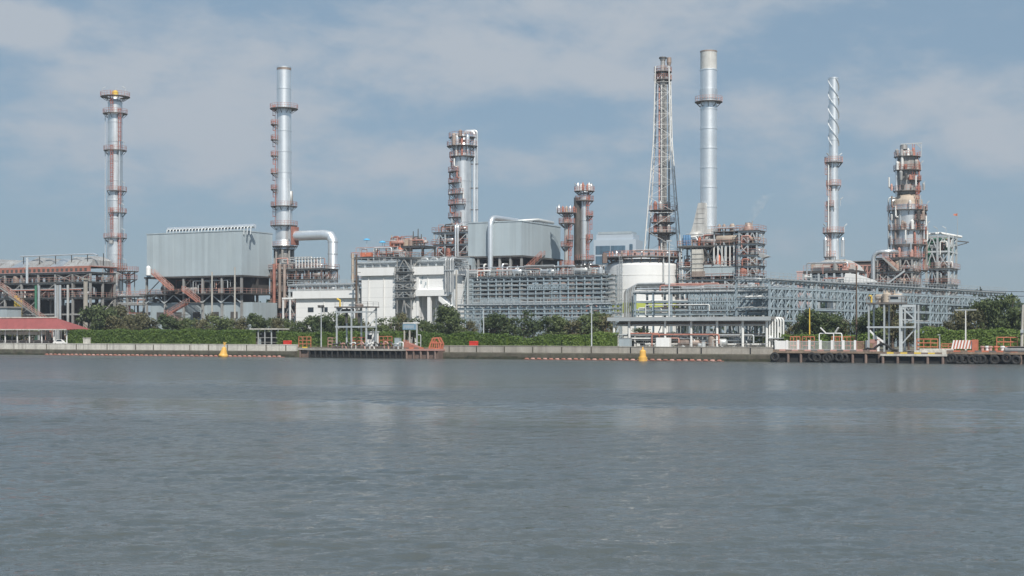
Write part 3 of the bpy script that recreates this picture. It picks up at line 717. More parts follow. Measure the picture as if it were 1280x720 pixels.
b = MB(); b.path([(FRONT(-34, 22, d), 1, z(319.5)), (Wb, 1, z(319)), (Wb+1.5, 1, z(321))], .22, 8); b.build('header_pipe', 'silver_bright', t)
b = MB(); 
for k in range(6): b.bar((FRONT(-34, 26+k*20, d), 1, z(334)), (FRONT(-34, 26+k*20, d), 1, z(319)), .16)
b.build('pipe_support', 'dark_steel', t)
MB().box(.3, 8.2, z(372), Wb-.3, 8.4, z(354)).box(.3, 7.6, 1, Wb*.55, 7.8, z(373)).box(Wb*.62, 7.6, 1, Wb-.5, 7.8, z(378)).build('shade_backing', 'dark_steel', t)  # added dark sheets that darken the open bays and hide the sky behind
for k in range(7): MB().box(Wb*k/7+1, 5.5, 0, Wb*k/7+3.6, 7.4, z(374)+rnd.uniform(-3, 1)).build('heater_box', rnd.choice(('brown_steel', 'dark_steel', 'brown_metal', 'steel_grey')), t)
kit_out(t, Wb, 7, z(353), 2.3, 16, 3, pipes=8); kit_out(t, Wb, 7, z(372), 3.8, 14, 4, pipes=10); kit_out(t, Wb, 7, 0, 6.5, 12, 5, ('brown_metal', 'silver_dull', 'rust_red', 'silver'), pipes=14)
xs = FRONT(-34, 0, d); stair_flight(t, (xs-1, -1.9, z(352)), (FRONT(-34, 22, d), -1.9, z(370)), 1.1, 'pale_red', 'steel_grey'); stair_flight(t, (FRONT(-34, 22, d), -3.1, z(370)), (FRONT(-34, 66, d), -3.1, z(402)), 1.1, 'pale_red', 'steel_grey')
for k in (22, 25, 28): MB().box(FRONT(-34, k, d)-.35, -.9, 0, FRONT(-34, k, d)+.35, -.4, z(369+k-22)).build('yellow_post', 'yellow', t)
for k in (35, 36.5): MB().tube((FRONT(-34, k+2, d), -1.1, z(354)), (FRONT(-34, k+2, d), -1.1, z(322)), .2, 8).build('riser_pipe', 'silver_bright', t)
for k, m in ((48, 'green_pipe'), (52, 'silver'), (73, 'silver'), (75.5, 'pipe_grey'), (78.5, 'silver'), (88, 'silver_dull')): MB().tube((FRONT(-34, k, d), -.9, 0), (FRONT(-34, k, d), -.9, z(357)), .35, 10).build('riser_pipe', m, t)
t = thing('utility_pole', 'thick pale concrete column standing before the cooler bank', 'pole', AT(107, 38))
MB().lathe([(.62, 0), (.55, ZL(107, 350, 38))], 12).build('column', 'concrete', t); MB().box(-.75, -.75, ZL(107, 350, 38)+.003, .75, .75, ZL(107, 348, 38)).build('cap', 'concrete', t)

def col_thing(name, label, px, d, cat='column', rot=0): return thing(name, label, cat, AT(px, d), rot)
def pz(px, d): return lambda py: ZL(px, py, d)
# first column, far left
d = 62; px = 144; z = pz(px, d); m = PM(px, d); Rr = 9.6*m
t = col_thing('distillation_column', 'tall silver column with red platforms beside the cooler bank', px, d)
shaft_rings([(Rr*1.02, 0), (Rr*1.02, z(250)), (Rr*.98, z(250)+.1), (Rr*.9, z(128)), (Rr*.55, z(122)), (.2, z(119.5))]).build('shaft', 'silver', t)
for py, wd, a0, a1 in ((121, 8.5, -180, 180), (142, 5.5, -180, 180), (188, 4.5, -180, 180), (239, 4.5, -120, 30), (266, 4.5, -110, 40), (297.5, 4.5, -180, 180), (335, 5, -180, 180)):
    platform(t, Rr, wd*m, R(a0), R(a1), z(py))
for i, (a, b_) in enumerate(((142, 121), (188, 142), (239, 188), (266, 239), (297.5, 266), (335, 297.5), (380, 335))):
    ladder(t, Rr, R(-95 if i % 2 == 0 else -48), z(a), z(b_)+1.2, 'rust_red')
MB().elbow([(-Rr-1.2, -.3, 0), (-Rr-1.2, -.3, z(331)), (-Rr+.3, -.3, z(331))], .16, .4, 6).build('pipe', 'galv', t)
MB().path([(-Rr-.5, -.5, z(360)), (-Rr-.5, -.5, z(145))], .13, 6).build('pipe', 'silver_bright', t)
MB().path([(Rr*.8, -Rr*.9, z(395)), (Rr*.8, -Rr*.9, z(150))], .22, 8).build('pipe', 'silver', t)
MB().lathe([(.5, z(121)), (.9, z(119)), (.9, z(115)), (.3, z(113))], 12).build('relief_valve', 'yellow', t)
MB().path([(.2, 0, z(113)), (.3, 0, z(108))], .08, 5).build('vent_mast', 'galv', t)
for k, (x, py) in enumerate(((-3, 121), (3.2, 121), (3.0, 188), (3.0, 239), (3.0, 297.5), (3.3, 335), (2.8, 266))): floodlamp(t, (x, -1.5, z(py)), h=2.0, lean=.8 if x > 0 else -.8)
MB().lathe([(.7, z(305)), (.7, z(301))], 12, -.5, -Rr).build('manway', 'silver_dull', t)
t = thing('vertical_drum', 'slim silver drum with red platforms right of the first tall column', 'vessel', AT(160, 60), 0); z = pz(160, 60)
MB().lathe([(.3, 0), (.35, z(400)), (.75, z(392)), (.62, z(385)), (.55, z(345)), (.3, z(341))], 14).build('shell', 'silver_bright', t)
for py, wd in ((339, 2.3), (349, 2.0)): platform(t, .5, wd, R(-180), R(180), z(py))
for k in range(2): MB().bar((-1.6+k*3.2, .6, 0), (-1.6+k*3.2, .6, z(338)), .22).build('support', 'steel_grey', t)
ladder(t, .6, R(-60), 0, z(339))
# pipe bridge between the first column and the cooling block
d = 58; t = thing('pipe_rack', 'low rusty pipe bridge between the first column and the cladded block', 'pipe rack', AT(120, d)); z = pz(160, d)
pipe_rack(t, FRONT(120, 200, d), 4, [z(392), z(380), z(370)], 4, 31, 'steel_grey', None, 6, 'pale_red', True, pal=('rust_red', 'galv', 'silver', 'brown_metal'))
kit_out(t, FRONT(120, 200, d), 4, z(380), 2, 6, 32, pipes=5)
# red roofed pavilion
d = 5; t = thing('pavilion', 'open riverside pavilion with a low red hipped roof', 'pavilion', AT(-40, d)); Wp = FRONT(-40, 86, d); z = pz(40, d); e = z(411.5); rg = z(397); Dp = 7
rf = MB(); rf.add([(-.8, -.8, e), (Wp, -.8, e), (Wp, Dp, e), (-.8, Dp, e), (2, Dp/2, rg), (Wp-7.5, Dp/2, rg), (-.8, -.8, e-.18), (Wp, -.8, e-.18), (Wp, Dp, e-.18), (-.8, Dp, e-.18)],
                  [(0, 1, 5, 4), (1, 2, 5), (2, 3, 4, 5), (3, 0, 4), (0, 6, 7, 1), (1, 7, 8, 2), (2, 8, 9, 3), (3, 9, 6, 0), (6, 9, 8, 7)])
rfo = rf.build('roof', 'roof_red', t)
MB().box(1.6, Dp/2-.35, rg-.05, Wp-7, Dp/2+.35, rg+.22).build('ridge_cap', 'pale_concrete', rfo); MB().box(-.9, -.95, e-.22, Wp+.1, -.81, e+.04).build('gutter', 'pale_concrete', rfo)
for i in range(9):
    for y in (.2, Dp-1): MB().box(.4+i*(Wp-1.2)/8-.1, y-.1, 0, .4+i*(Wp-1.2)/8+.1, y+.1, e-.19).build('post', 'white_paint', t)
rl = MB(); rail_line(rl, [(0, -.1, 0), (Wp-6, -.1, 0)], h=1.1, step=2.2); rl.build('railing', 'steel_grey', t)
MB().box(1, 2, e-1.3, Wp-9, 2.3, e-.5).build('beam', 'pale_concrete', t)
MB().box(0, 3.5, 0, Wp-8, 3.7, 1.3).build('half_wall', 'brown_steel', t)
t = thing('parked_car', 'small white car parked under the right end of the red roof', 'car', AT(66, 5.5)); 
cp = [(0, .35), (0, .85), (.7, .98), (1.15, 1.45), (2.6, 1.48), (3.2, 1.0), (3.9, .9), (4.0, .35)]
MB().prism(cp, 1, 0, 1.65).build('body', 'white_paint', t); MB().prism([(.95, 1.02), (1.25, 1.38), (2.5, 1.40), (2.95, 1.02)], 1, -.012, -.001).build('side_window', 'glass_dark', t)
for x in (.8, 3.15):
    for y in (.08, 1.57): MB().tube((x, y-.11, .33), (x, y+.11, .33), .33, 14).build('wheel', 'rubber', t)
t = thing('gate_pillar', 'squat pale pillar on the wall left end of the long hedge', 'pillar', AT(108.5, .6)); MB().box(-.62, -.5, 0, .62, .5, 1.75).build('shaft', 'pale_concrete', t); MB().box(-.7, -.58, 1.753, .7, .58, 1.9).build('cap', 'pale_concrete', t)
t = thing('storage_shed', 'small grey shed behind the red pavilion', 'shed', AT(-20, 30)); MB().box(0, 0, 0, 8, 5, ZL(5, 385, 30)).build('wall', 'cladding_grey', t); MB().box(-.3, -.3, ZL(5, 385, 30)+.003, 8.3, 5.3, ZL(5, 383, 30)).build('roof', 'roof_grey', t)

# ------------------------------------------------------------------ the cladded cooling blocks
def cladded_block(a, corner, endw, d, ytop, ybot, ydeck, ylow, label, seed, header=None, hall=True):
    t = thing('cooling_block', label, 'cooling block', AT(a, d)); Wc = FRONT(a, corner, d); Dc = endw*PM(corner, d)/.454; z = pz((a+corner)/2, d); zc = pz(corner, d)
    b = MB().box(0, 0, z(ybot), Wc, .25, z(ytop)).box(Wc-.25, .253, z(ybot), Wc, Dc, z(ytop)).box(0, .253, z(ybot), .25, Dc, z(ytop)).box(.253, Dc-.25, z(ybot), Wc-.253, Dc, z(ytop)); b.build('cladding', 'cladding', t)
    tr = MB().box(-.12, -.12, z(ytop)+.003, Wc+.12, .3, z(ytop)+.25); tr.box(Wc-.3, .303, z(ytop)+.003, Wc+.12, Dc+.1, z(ytop)+.25); tr.build('coping', 'cladding', t)
    MB().box(.26, .26, z(ytop)-2.4, Wc-.26, Dc-.26, z(ytop)-2.1).build('fan_deck', 'deck_steel', t)
    MB().box(-.5, -.5, z(ybot)-.45, Wc+.5, Dc+.5, z(ybot)-.004).build('floor_beam', 'dark_steel', t)
    for f in range(6):
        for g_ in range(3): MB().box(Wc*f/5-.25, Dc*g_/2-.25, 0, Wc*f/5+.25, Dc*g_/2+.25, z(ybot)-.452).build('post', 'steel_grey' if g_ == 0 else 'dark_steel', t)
    dk_ = MB().box(-1.2, -1.5, z(ydeck)-.3, Wc+1.2, Dc+1, z(ydeck)).build('deck', 'dark_steel', t)
    rl = MB(); rail_line(rl, [(-1.1, Dc, z(ydeck)), (-1.1, -1.4, z(ydeck)), (Wc+1.1, -1.4, z(ydeck)), (Wc+1.1, Dc, z(ydeck))]); rl.build('railing', 'pale_red', dk_)
    for f in range(5):
        b = MB(); x0, x1 = Wc*f/5, Wc*(f+1)/5; b.bar((x0, -.3, z(ylow)), ((x0+x1)/2, -.3, z(ydeck)-.3), .22); b.bar((x1, -.3, z(ylow)), ((x0+x1)/2, -.3, z(ydeck)-.3), .22); b.build('brace', 'galv', t)
    for f in range(3):
        x0, x1 = Wc*(f*2)/6, Wc*(f*2+1)/6; b = MB(); b.bar((x0, -.02, z(ydeck)), (x1, -.02, z(ybot)-.4), .18); b.build('brace', 'dark_steel', t)
    kit_out(t, Wc, Dc*.6, z(ydeck), (ydeck-ybot)*PM(a, d), 16, seed, ('dark_steel', 'rust_red', 'brown_metal', 'silver_dull', 'pale_red'), pipes=8)
    MB().box(.6, 5.2, z(ylow)+.3, Wc-.5, 5.5, z(ydeck)-.31).box(.6, 5.2, z(ydeck)+.01, Wc-.5, 5.5, z(ybot)-.5).box(Wc-.9, 5.51, z(ydeck)+.01, Wc-.6, Dc-.6, z(ybot)-.5).build('shade_backing', 'dark_steel', t)  # shade between the legs put in as dark sheets
    if header:
        xa, xb = FRONT(a, header[0], d), FRONT(a, header[1], d); air_fin_header(t, xa, xb, 2.2, z(ytop)+header[2], header[3], header[4])
    return t, Wc, Dc, z
d = 55
t, Wc, Dc, z = cladded_block(183.5, 302, 29, d, 291, 345, 367, 379, 'huge pale blue cladded block with ribbed roof pipe, left of the banded stack', 41, (203, 312, 1.3, .55, 27))
lowb = MB().box(.8, .5, 0, Wc+3, Dc-2, z(378.5)); lowb.build('lower_hall', 'cladding_grey', t)
for k in range(5): MB().box(3+k*6, .35, z(398), 5.2+k*6, .503, z(390)).build('louver', 'dark_steel', t)
P = lambda px_, py, y: (FRONT(183.5, px_, d), y, z(py))
for i, (a, b_, y) in enumerate((((198, 341), (222, 363), -2.7), ((236, 363), (255, 378), -2.7), ((246, 379), (222, 393), -4.0), ((222, 393), (247, 408), -5.2))): stair_flight(t, P(*a, y), P(*b_, y), 1.1, 'pale_red', 'rust_red')
for (px_, py) in ((224, 363.3), (234, 393.3), (252, 378.5)): MB().box(FRONT(183.5, px_-7, d), -5.2, z(py)-.15, FRONT(183.5, px_+7, d), -1.6, z(py)).build('landing', 'deck_steel', t)
t = thing('head_tank', 'tiny white tank on the left corner of the large cladded block', 'tank', AT(185.5, d-1.5, ZL(185, 345, d)+G+.02), 0)
MB().lathe([(.62, 0), (.62, 2.1), (.35, 2.5), (.1, 2.6)], 14).build('shell', 'white_paint', t); MB().lathe([(.75, .05), (.75, .15)], 14).build('foot_ring', 'galv', t)
t0 = thing('utility_pole', 'pale concrete utility pole before the left part of the cladded block', 'pole', AT(265, 34)); 
def upole(px_, d_, ytop, label, t=None, r0=.28, arms=1, m='pole_concrete'):
    t = t or thing('utility_pole', label, 'pole', AT(px_, d_)); h = ZL(px_, ytop, d_); MB().lathe([(r0, 0), (r0*.65, h)], 10).build('shaft', m, t)
    for k in range(arms): MB().box(-1.1, -.08, h-1.0-k*1.6, 1.1, .08, h-.85-k*1.6).build('cross_arm', 'steel_grey', t)
    return t
upole(265, 34, 340, '', t0, arms=0); upole(293.5, 33, 334, 'pale concrete utility pole below the corner of the cladded block', arms=0)

# second stack with duct and platforms
d = 78; px = 355; z = pz(px, d); m = PM(px, d)
t = col_thing('chimney_stack', 'banded silver stack with red side platforms right of the large cladded block', px, d, 'chimney')
shaft_rings([(13*m, z(312)), (10.4*m, z(300)), (10.4*m, z(258)), (9.2*m, z(215)), (8.9*m, z(137)), (8.7*m, z(84)), (8.3*m, z(84)), (8.3*m, z(88))], 30, 5).build('shaft', 'silver_bright', t)
MB().lathe([(8.75*m, z(88)), (8.95*m, z(88)), (8.95*m, z(84.2))], 30, cap=False).build('rim', 'brown_metal', t)
platform(t, 9*m, 8.5*m, R(-180), R(180), z(136)); platform(t, 10*m, 6.5*m, R(-180), R(180), z(258)); platform(t, 10.4*m, 6.5*m, R(-180), R(180), z(282)); platform(t, 12*m, 5*m, R(-180), R(180), z(308))
for py in (156, 175, 195, 217, 237): platform(t, 9*m, 7.5*m, R(165), R(222), z(py))
st = [136, 156, 175, 195, 217, 237, 258, 282]
for i in range(7): ladder(t, 9.2*m, R(188+12*(i % 2)), z(st[i+1]), z(st[i])+1.1)
MB().path([(8*m, -8*m, z(300)), (8*m, -8*m, z(225))], .3, 8).build('pipe', 'silver', t); MB().hdrum((9.5*m, -6*m, z(256)), (9.5*m, -6*m, z(240)), 2.6*m, 12).build('silencer', 'silver_dull', t)
for i in range(8):
    a = 2*PI*i/8; MB().bar((13*m*math.cos(a), 13*m*math.sin(a), 0), (11.5*m*math.cos(a), 11.5*m*math.sin(a), z(311)), .5).build('leg', 'steel_grey', t)
for k, py in enumerate((330, 350, 370)):
    MB().sector(13*m, 14.5*m, -PI, PI, z(py)-.3, z(py)).build('ring_beam', 'rust_red', t)
MB().lathe([(6*m, 0), (6*m, z(335)), (9*m, z(318)), (9*m, z(313))], 20).build('furnace_throat', 'silver_dull', t)
d = 74; z = pz(390, d); m = PM(390, d); t = thing('flue_duct', 'fat pale duct bending down beside the banded stack', 'duct', AT(372, d), TH)
Xd = FRONT(372, 412, d); dd = MB().path([(-1.8, 1.5, z(293.5)), (Xd-2.6, 1.5, z(293.5)), (Xd-.8, 1.5, z(295.0)), (Xd, 1.5, z(301)), (Xd, 1.5, 0)], 6.3*m, 18); dd.build('duct_pipe', 'silver_bright', t)
b = MB()
for py in (303, 318, 333, 348): b.lathe([(6.3*m, z(py)-.1), (6.6*m, z(py)-.1), (6.6*m, z(py)+.1), (6.3*m, z(py)+.1)], 18, Xd, 1.5, cap=False)
b.build('flange', 'galv', t); MB().box(-2.3, .2, z(305), -1.6, 2.8, z(282)).build('end_box', 'rust_red', t)
d = 68; z = pz(370, d); t = thing('process_structure', 'rusty platform structure around the foot of the banded stack', 'process unit', AT(339, d)); Wc = FRONT(339, 402, d)
frame(t, Wc, 7, [z(398), z(380), z(364), z(349), z(336)], 5, 3, 'brown_steel', 'steel_grey', 'pale_red', 'deck_steel', .6, .35, 51)
for i, py in enumerate((398, 380, 364, 349)): kit_out(t, Wc, 6, z(py), 3, 9, 60+i, pipes=5)
kit_out(t, Wc, 5, z(336), 3.2, 9, 66, ('silver_bright', 'silver', 'white_pipe', 'rust_red'), pipes=6)
for i in range(9): MB().path([(FRONT(339, 369+i*3.8, d), .4, z(336)), (FRONT(339, 369+i*3.8, d), .4, z(322)), ], .16, 6).build('vent_pipe', 'white_pipe', t)
MB().box(FRONT(339, 368, d), .2, z(323)-.12, FRONT(339, 403, d), 1.4, z(323)).build('vent_frame', 'galv', t)
for k in (345, 352, 358): MB().tube((FRONT(339, k, d), -.8, z(385)), (FRONT(339, k, d), -.8, z(330)), .42, 10).build('riser_pipe', ('rust_red', 'brown_metal', 'pale_red')[k % 3], t)
# ------------------------------------------------------------------ white buildings and what stands on and behind them
d = 42; z = pz(405, d); t = thing('white_building', 'low long white building with a deep fascia left of the tall white building', 'building', AT(370, d)); W1 = FRONT(370, 446, d); D1 = 9
MB().box(0, 0, 0, W1, D1, z(373)).build('wall', 'white_wall', t); MB().box(-.5, -.7, z(373)+.003, W1+.4, D1+.4, z(363.5)).build('fascia', 'white_paint', t)
MB().box(.2, -.2, z(363.5)+.003, W1, D1, z(363.5)+.1).build('roof', 'roof_grey', t)
MB().box(-3.2, -1.2, z(373.5), -.51, 4, z(371.5)).build('canopy', 'white_paint', t)
for x in (-3.0, -1.0): MB().box(x-.15, -1.1, 0, x+.15, -.8, z(373.6)).build('canopy_post', 'white_paint', t)
for k in (.47, .78): MB().tube((W1*k, -.12, 0), (W1*k, -.12, z(373)), .09, 6).build('downpipe', 'white_pipe', t)
for k in range(3): MB().box(W1*.2+k*4, -.06, z(390), W1*.2+k*4+1.6, .003, z(384)).build('window', 'glass_dark', t)
zr = z(363.5)+G+.11; t = thing('roof_pipe_frame', 'galvanised pipe frame standing on the low white building', 'pipe rack', AT(362, d+2, G)); 
pipe_rack(t, FRONT(362, 440, d+2), 4.5, [z(362), z(356)], 8, 71, 'galv', None, 6, 'galv', True); 

d = 40; z = pz(505, d); t = thing('white_building', 'tall white two part building with a dark stair tower in its recess', 'building', AT(452, d)); F = lambda p: FRONT(452, p, d)
D2 = 11
MB().box(0, 0, 0, F(494), D2, z(344)).box(F(494)+.003, 3.5, 0, F(512)-.003, D2+2, z(344)).box(F(512), 0, z(368.5), F(555), D2, z(344)).box(F(512), 0, 0, F(523), D2, z(368.5)-.004).box(F(523)+.003, 4, 0, F(555), D2, z(368.5)-.004).build('wall', 'white_wall', t)
MB().box(-.7, -.7, z(344)+.003, F(494)+.2, D2, z(334)).box(F(512)-.2, -.7, z(344)+.003, F(557), D2, z(334)).box(F(494)+.203, 3, z(344)+.003, F(512)-.203, D2, z(336)).build('fascia', 'white_paint', t)
MB().box(-.2, -.2, z(334)+.003, F(555), D2-.2, z(334)+.1).build('roof', 'roof_grey', t)
MB().box(F(523), -1.1, z(370.5), F(561), -.004, z(363)).build('balcony', 'white_paint', t)
for p in (538.5,): MB().box(F(p)-.38, -.9, 0, F(p)+.38, -.2, z(370.6)).build('column', 'white_paint', t)
MB().prism([(F(551), z(369)), (F(566), z(385)), (F(566), z(390)), (F(551), z(376))], 1, -1.0, 1.2).build('stair_slab', 'white_paint', t)
for k in (461, 480, 512.8, 535): MB().tube((F(k), -.13, 0), (F(k), -.13, z(344)), .1, 6).build('downpipe', 'white_pipe', t)
MB().box(F(523)-.35, -.3, z(395), F(523)+.25, -.004, z(344)).build('pilaster', 'white_paint', t)
for (p, q, u_, v_) in ((525.5, 527.5, 355, 351), (531.5, 533, 357, 353), (527, 529, 349.5, 346), (530, 531, 360, 357)): MB().box(F(p), -.05, z(u_), F(q), .003, z(v_)).build('window', 'cladding_grey', t)
MB().box(F(558), 1.5, z(345), F(564), 3.2, z(336)).build('annex_wall', 'white_wall', t)
t = thing('stair_tower', 'dark open steel stair tower in the recess of the tall white building', 'stair tower', AT(496.5, d-1.5)); Ws = FRONT(496.5, 514, d-1.5)
frame(t, Ws, 3.2, [z(372)+.0, z(362), z(352), z(340), z(322)], 2, 2, 'steel_grey', 'steel_grey', 'galv', 'steel_grey', .9, .2, 73)
lv = [z(386), z(372), z(362), z(352), z(340), z(322)]
for i in range(5): stair_flight(t, (.3 if i % 2 else Ws-.3, .4+.9*(i % 2), lv[i]), (Ws-.3 if i % 2 else .3, .4+.9*(i % 2), lv[i+1]), .8, 'galv', 'steel_grey')
MB().box(.5, 1.5, z(336), Ws-.3, 2.6, z(322)).build('duct', 'pipe_grey', t)
t = thing('roof_pipe_frame', 'galvanised railing and pipe frame on the roof of the tall white building', 'pipe rack', AT(447, d+1.2)); pipe_rack(t, FRONT(447, 566, d+1.2), 7, [z(333), z(328)], 12, 74, 'galv', None, 7, 'galv', True, pal=('pipe_grey', 'silver', 'galv'))
for k in range(6): MB().elbow([(FRONT(447, 500+k*11, d), 1+k*.4, z(340)), (FRONT(447, 500+k*11, d), 1+k*.4, z(323)), (FRONT(447, 508+k*11, d), 1+k*.4, z(323)), (FRONT(447, 508+k*11, d), 1+k*.4, z(338))], .3, .6, 8).build('loop_pipe', 'pipe_grey', t)
t = thing('drop_pipe_bank', 'bundle of grey pipes dropping past the right end of the tall white building', 'pipe bundle', AT(557, 38.5)); 
for k in range(4): MB().elbow([(k*.62, 6, z(325)), (k*.62, 0, z(325)), (k*.62, 0, z(366))], .22, .6, 8).build('pipe', 'pipe_grey', t)
MB().box(-.2, -.35, z(340), 2.2, .3, z(339)).build('clamp', 'galv', t)
d = 58; z = pz(475, d); t = thing('process_structure', 'steel structure with orange guard rails above the left part of the tall white building', 'process unit', AT(442, d)); Wc = FRONT(442, 500, d)
frame(t, Wc, 8, [z(380), z(350), z(321)], 4, 2, 'steel_grey', 'steel_grey', 'orange_red', 'deck_steel', .5, .4, 75, decks=(1, 2)); kit_out(t, Wc, 5, z(321), 2.6, 9, 76, ('silver_dull', 'orange_red', 'rust_red', 'pipe_grey'), pipes=6); kit_out(t, Wc, 5, z(350), 5, 8, 77, ('silver', 'silver_dull', 'pipe_grey', 'silver_bright'), pipes=6)
for p in (463, 494): MB().lathe([(2.0, z(352)), (2.0, z(325)), (1.7, z(323)), (.4, z(322))], 20, FRONT(442, p, d), 2.2).build('vertical_vessel', 'silver_dull', t)
MB().box(FRONT(442, 448, d), .5, z(320), FRONT(442, 462, d), 2.0, z(315)).build('guard_panel', 'orange_red', t)
MB().tube((.4, -1, 0), (.4, -1, z(316)), .35, 8).build('riser_pipe', 'tan', t)
d = 63; z = pz(508, d); t = thing('process_structure', 'upper vessel platform on dark legs above the middle of the tall white building', 'process unit', AT(484, d)); Wc = FRONT(484, 528, d)
frame(t, Wc, 6, [z(350), z(322), z(307.5)], 4, 2, 'dark_steel', 'steel_grey', 'rust_red', 'deck_steel', .5, .35, 78, decks=(1, 2)); kit_out(t, Wc, 4, z(307.5), 2.6, 10, 79, ('silver_dull', 'silver', 'rust_red', 'pale_red', 'pipe_grey'), pipes=8)
MB().lathe([(2.4, z(322)), (2.4, z(310)), (1.5, z(308))], 20, FRONT(484, 497, d), 2.2).build('vertical_vessel', 'silver_dull', t); MB().lathe([(1.9, z(307)), (1.9, z(299.5)), (1.0, z(298)), (.2, z(297))], 20, FRONT(484, 505, d), 2.6).build('vertical_vessel', 'tan', t)
for p, py in ((487, 293), (514, 289), (520, 286), (524, 293)): MB().path([(FRONT(484, p, d), 1, z(307)), (FRONT(484, p, d), 1, z(py))], [.22, .12], 6).build('vent_stack', 'dark_steel' if p > 500 else 'tan', t)
MB().box(FRONT(484, 486, d), .3, z(306.5), FRONT(484, 491, d), 1.8, z(301)).build('guard_panel', 'orange_red', t)
for p, py in ((458.5, 300), (478, 303)):
    t = thing('sun_umbrella', 'small blue work umbrella above the orange rails, ' + ('the left of the two' if p < 470 else 'the right of the two'), 'umbrella', AT(p, 61, G+ZL(p, 321, 58)+.04), 0, 'blue umbrellas above the white building'); hh = ZL(p, py-2, 61)-ZL(p, 321, 58)
    MB().lathe([(.9, hh-.5), (.6, hh-.15), (.04, hh)], 10, cap=False).build('canopy', 'blue_tarp', t); MB().tube((0, 0, 0), (0, 0, hh), .05, 6).build('pole', 'galv', t)
upole(445.5, 36, 318, 'weathered brown utility pole left of the tall white building with several cross arms', None, .34, 3, 'bark')
upole(570.5, 33, 338, 'slim pale utility pole right of the tall white building')

# third column
d = 86; px = 578; z = pz(px, d); m = PM(px, d); Rr = 11.5*m
t = col_thing('distillation_column', 'broad silver column with many left side platforms above the tall white building', px, d)
shaft_rings([(Rr, 0), (Rr, z(200)), (Rr, z(183)), (Rr*.8, z(176)), (Rr*.3, z(173))], 28, 5).build('shaft', 'silver', t)
platform(t, Rr, 8*m, R(-180), R(180), z(183)); platform(t, Rr, 5*m, R(-180), R(180), z(196)); platform(t, Rr*.8, 8*m, R(-180), R(180), z(172))
for py, a1 in ((215, 250), (229, 265), (243, 275), (256, 285), (272, 265), (286, 270)): platform(t, Rr, 6.5*m, R(140), R(a1), z(py)); 
st = [172, 183, 196, 215, 229, 243, 256, 272, 286, 310]
for i in range(9): ladder(t, Rr, R(238 if i % 2 else 205), z(st[i+1]), z(st[i])+1)
for k, (x, r_) in enumerate(((15.0, 2.0), (18.6, 1.4))): MB().elbow([(x*m, -3*m, 0), (x*m, -3*m, z(165-1.5*k)), (2*m, 0, z(165-1.5*k)), (2*m, 0, z(176))], r_*m, .9, 9).build('overhead_pipe', 'silver_bright' if k == 0 else 'silver', t)
for py in (205, 235, 262): MB().box(8*m, -4.5*m, z(py)-.2, 20*m, -1.5*m, z(py)).build('pipe_clamp', 'dark_steel', t)
for k, (x, py, h_) in enumerate(((-10, 183, 3.0), (-6, 183, 2.4), (-2, 172, 1.6), (7, 183, 2.6))): MB().lathe([(.5, z(py)), (.5, z(py)+h_*.8), (.2, z(py)+h_)], 10, x*m, -Rr-.6).build('relief_valve', ('brown_metal', 'silver_bright')[k % 2], t)
for k, a in enumerate((-150, -120, -90, -60)): MB().elbow([((Rr+.5)*math.cos(R(a)), (Rr+.5)*math.sin(R(a)), z(196)), ((Rr+.5)*math.cos(R(a)), (Rr+.5)*math.sin(R(a)), z(168+3*k)), (0, 0, z(168+3*k)), (0, 0, z(178))], .3, .6, 7).build('pipe', ('silver_bright', 'white_pipe', 'rust_red', 'silver')[k], t)
for k in range(10):
    a = R(150+k*14); zz = z(st[3+k % 6])+.5; MB().elbow([(Rr*math.cos(a), Rr*math.sin(a), zz+.6), ((Rr+1)*math.cos(a), (Rr+1)*math.sin(a), zz+.6), ((Rr+1)*math.cos(a), (Rr+1)*math.sin(a), zz+2.6)], .2, .4, 7).build('nozzle_pipe', ('white_pipe', 'rust_red', 'silver_bright')[k % 3], t)
floodlamp(t, (-13*m, -1, z(183)), lean=.6); floodlamp(t, (9*m, -1, z(183)), lean=-.6)
d = 78; z = pz(560, d); t = thing('process_structure', 'open steel structure with red rails at the foot of the broad silver column', 'process unit', AT(543, d)); Wc = FRONT(543, 584, d)
frame(t, Wc, 7, [z(370), z(345), z(321), z(305), z(290)], 4, 2, 'galv', 'galv', 'rust_red', 'deck_steel', .8, .3, 81); 
for i, py in enumerate((321, 305)): kit_out(t, Wc, 5, z(py), 2.8, 9, 82+i, ('silver', 'rust_red', 'silver_bright', 'brown_metal'), pipes=8)
kit_out(t, Wc, 5, z(290), 2.2, 5, 85, ('rust_red', 'silver'), pipes=5)
for p in (571, 574): MB().elbow([(FRONT(543, p, d), -.6, z(325)), (FRONT(543, p, d), -.6, z(282)), (FRONT(543, p-6, d), 3, z(282))], .24, .8, 9).build('riser_pipe', 'silver_bright', t)
d = 68; z = pz(565, d); t = thing('plant_hall', 'grey hall with a dark opening between the white building and the second cladded block', 'building', AT(541, d)); Wc = FRONT(541, 590, d)
MB().box(0, 0, 0, Wc, 7, z(322)).build('wall', 'cladding_grey', t); MB().box(Wc*.55, -.1, z(344), Wc*.98, .003, z(332)).build('door', 'dark_steel', t); MB().box(-.2, -.2, z(322)+.003, Wc+.2, 7.2, z(322)+.25).build('roof', 'roof_grey', t)

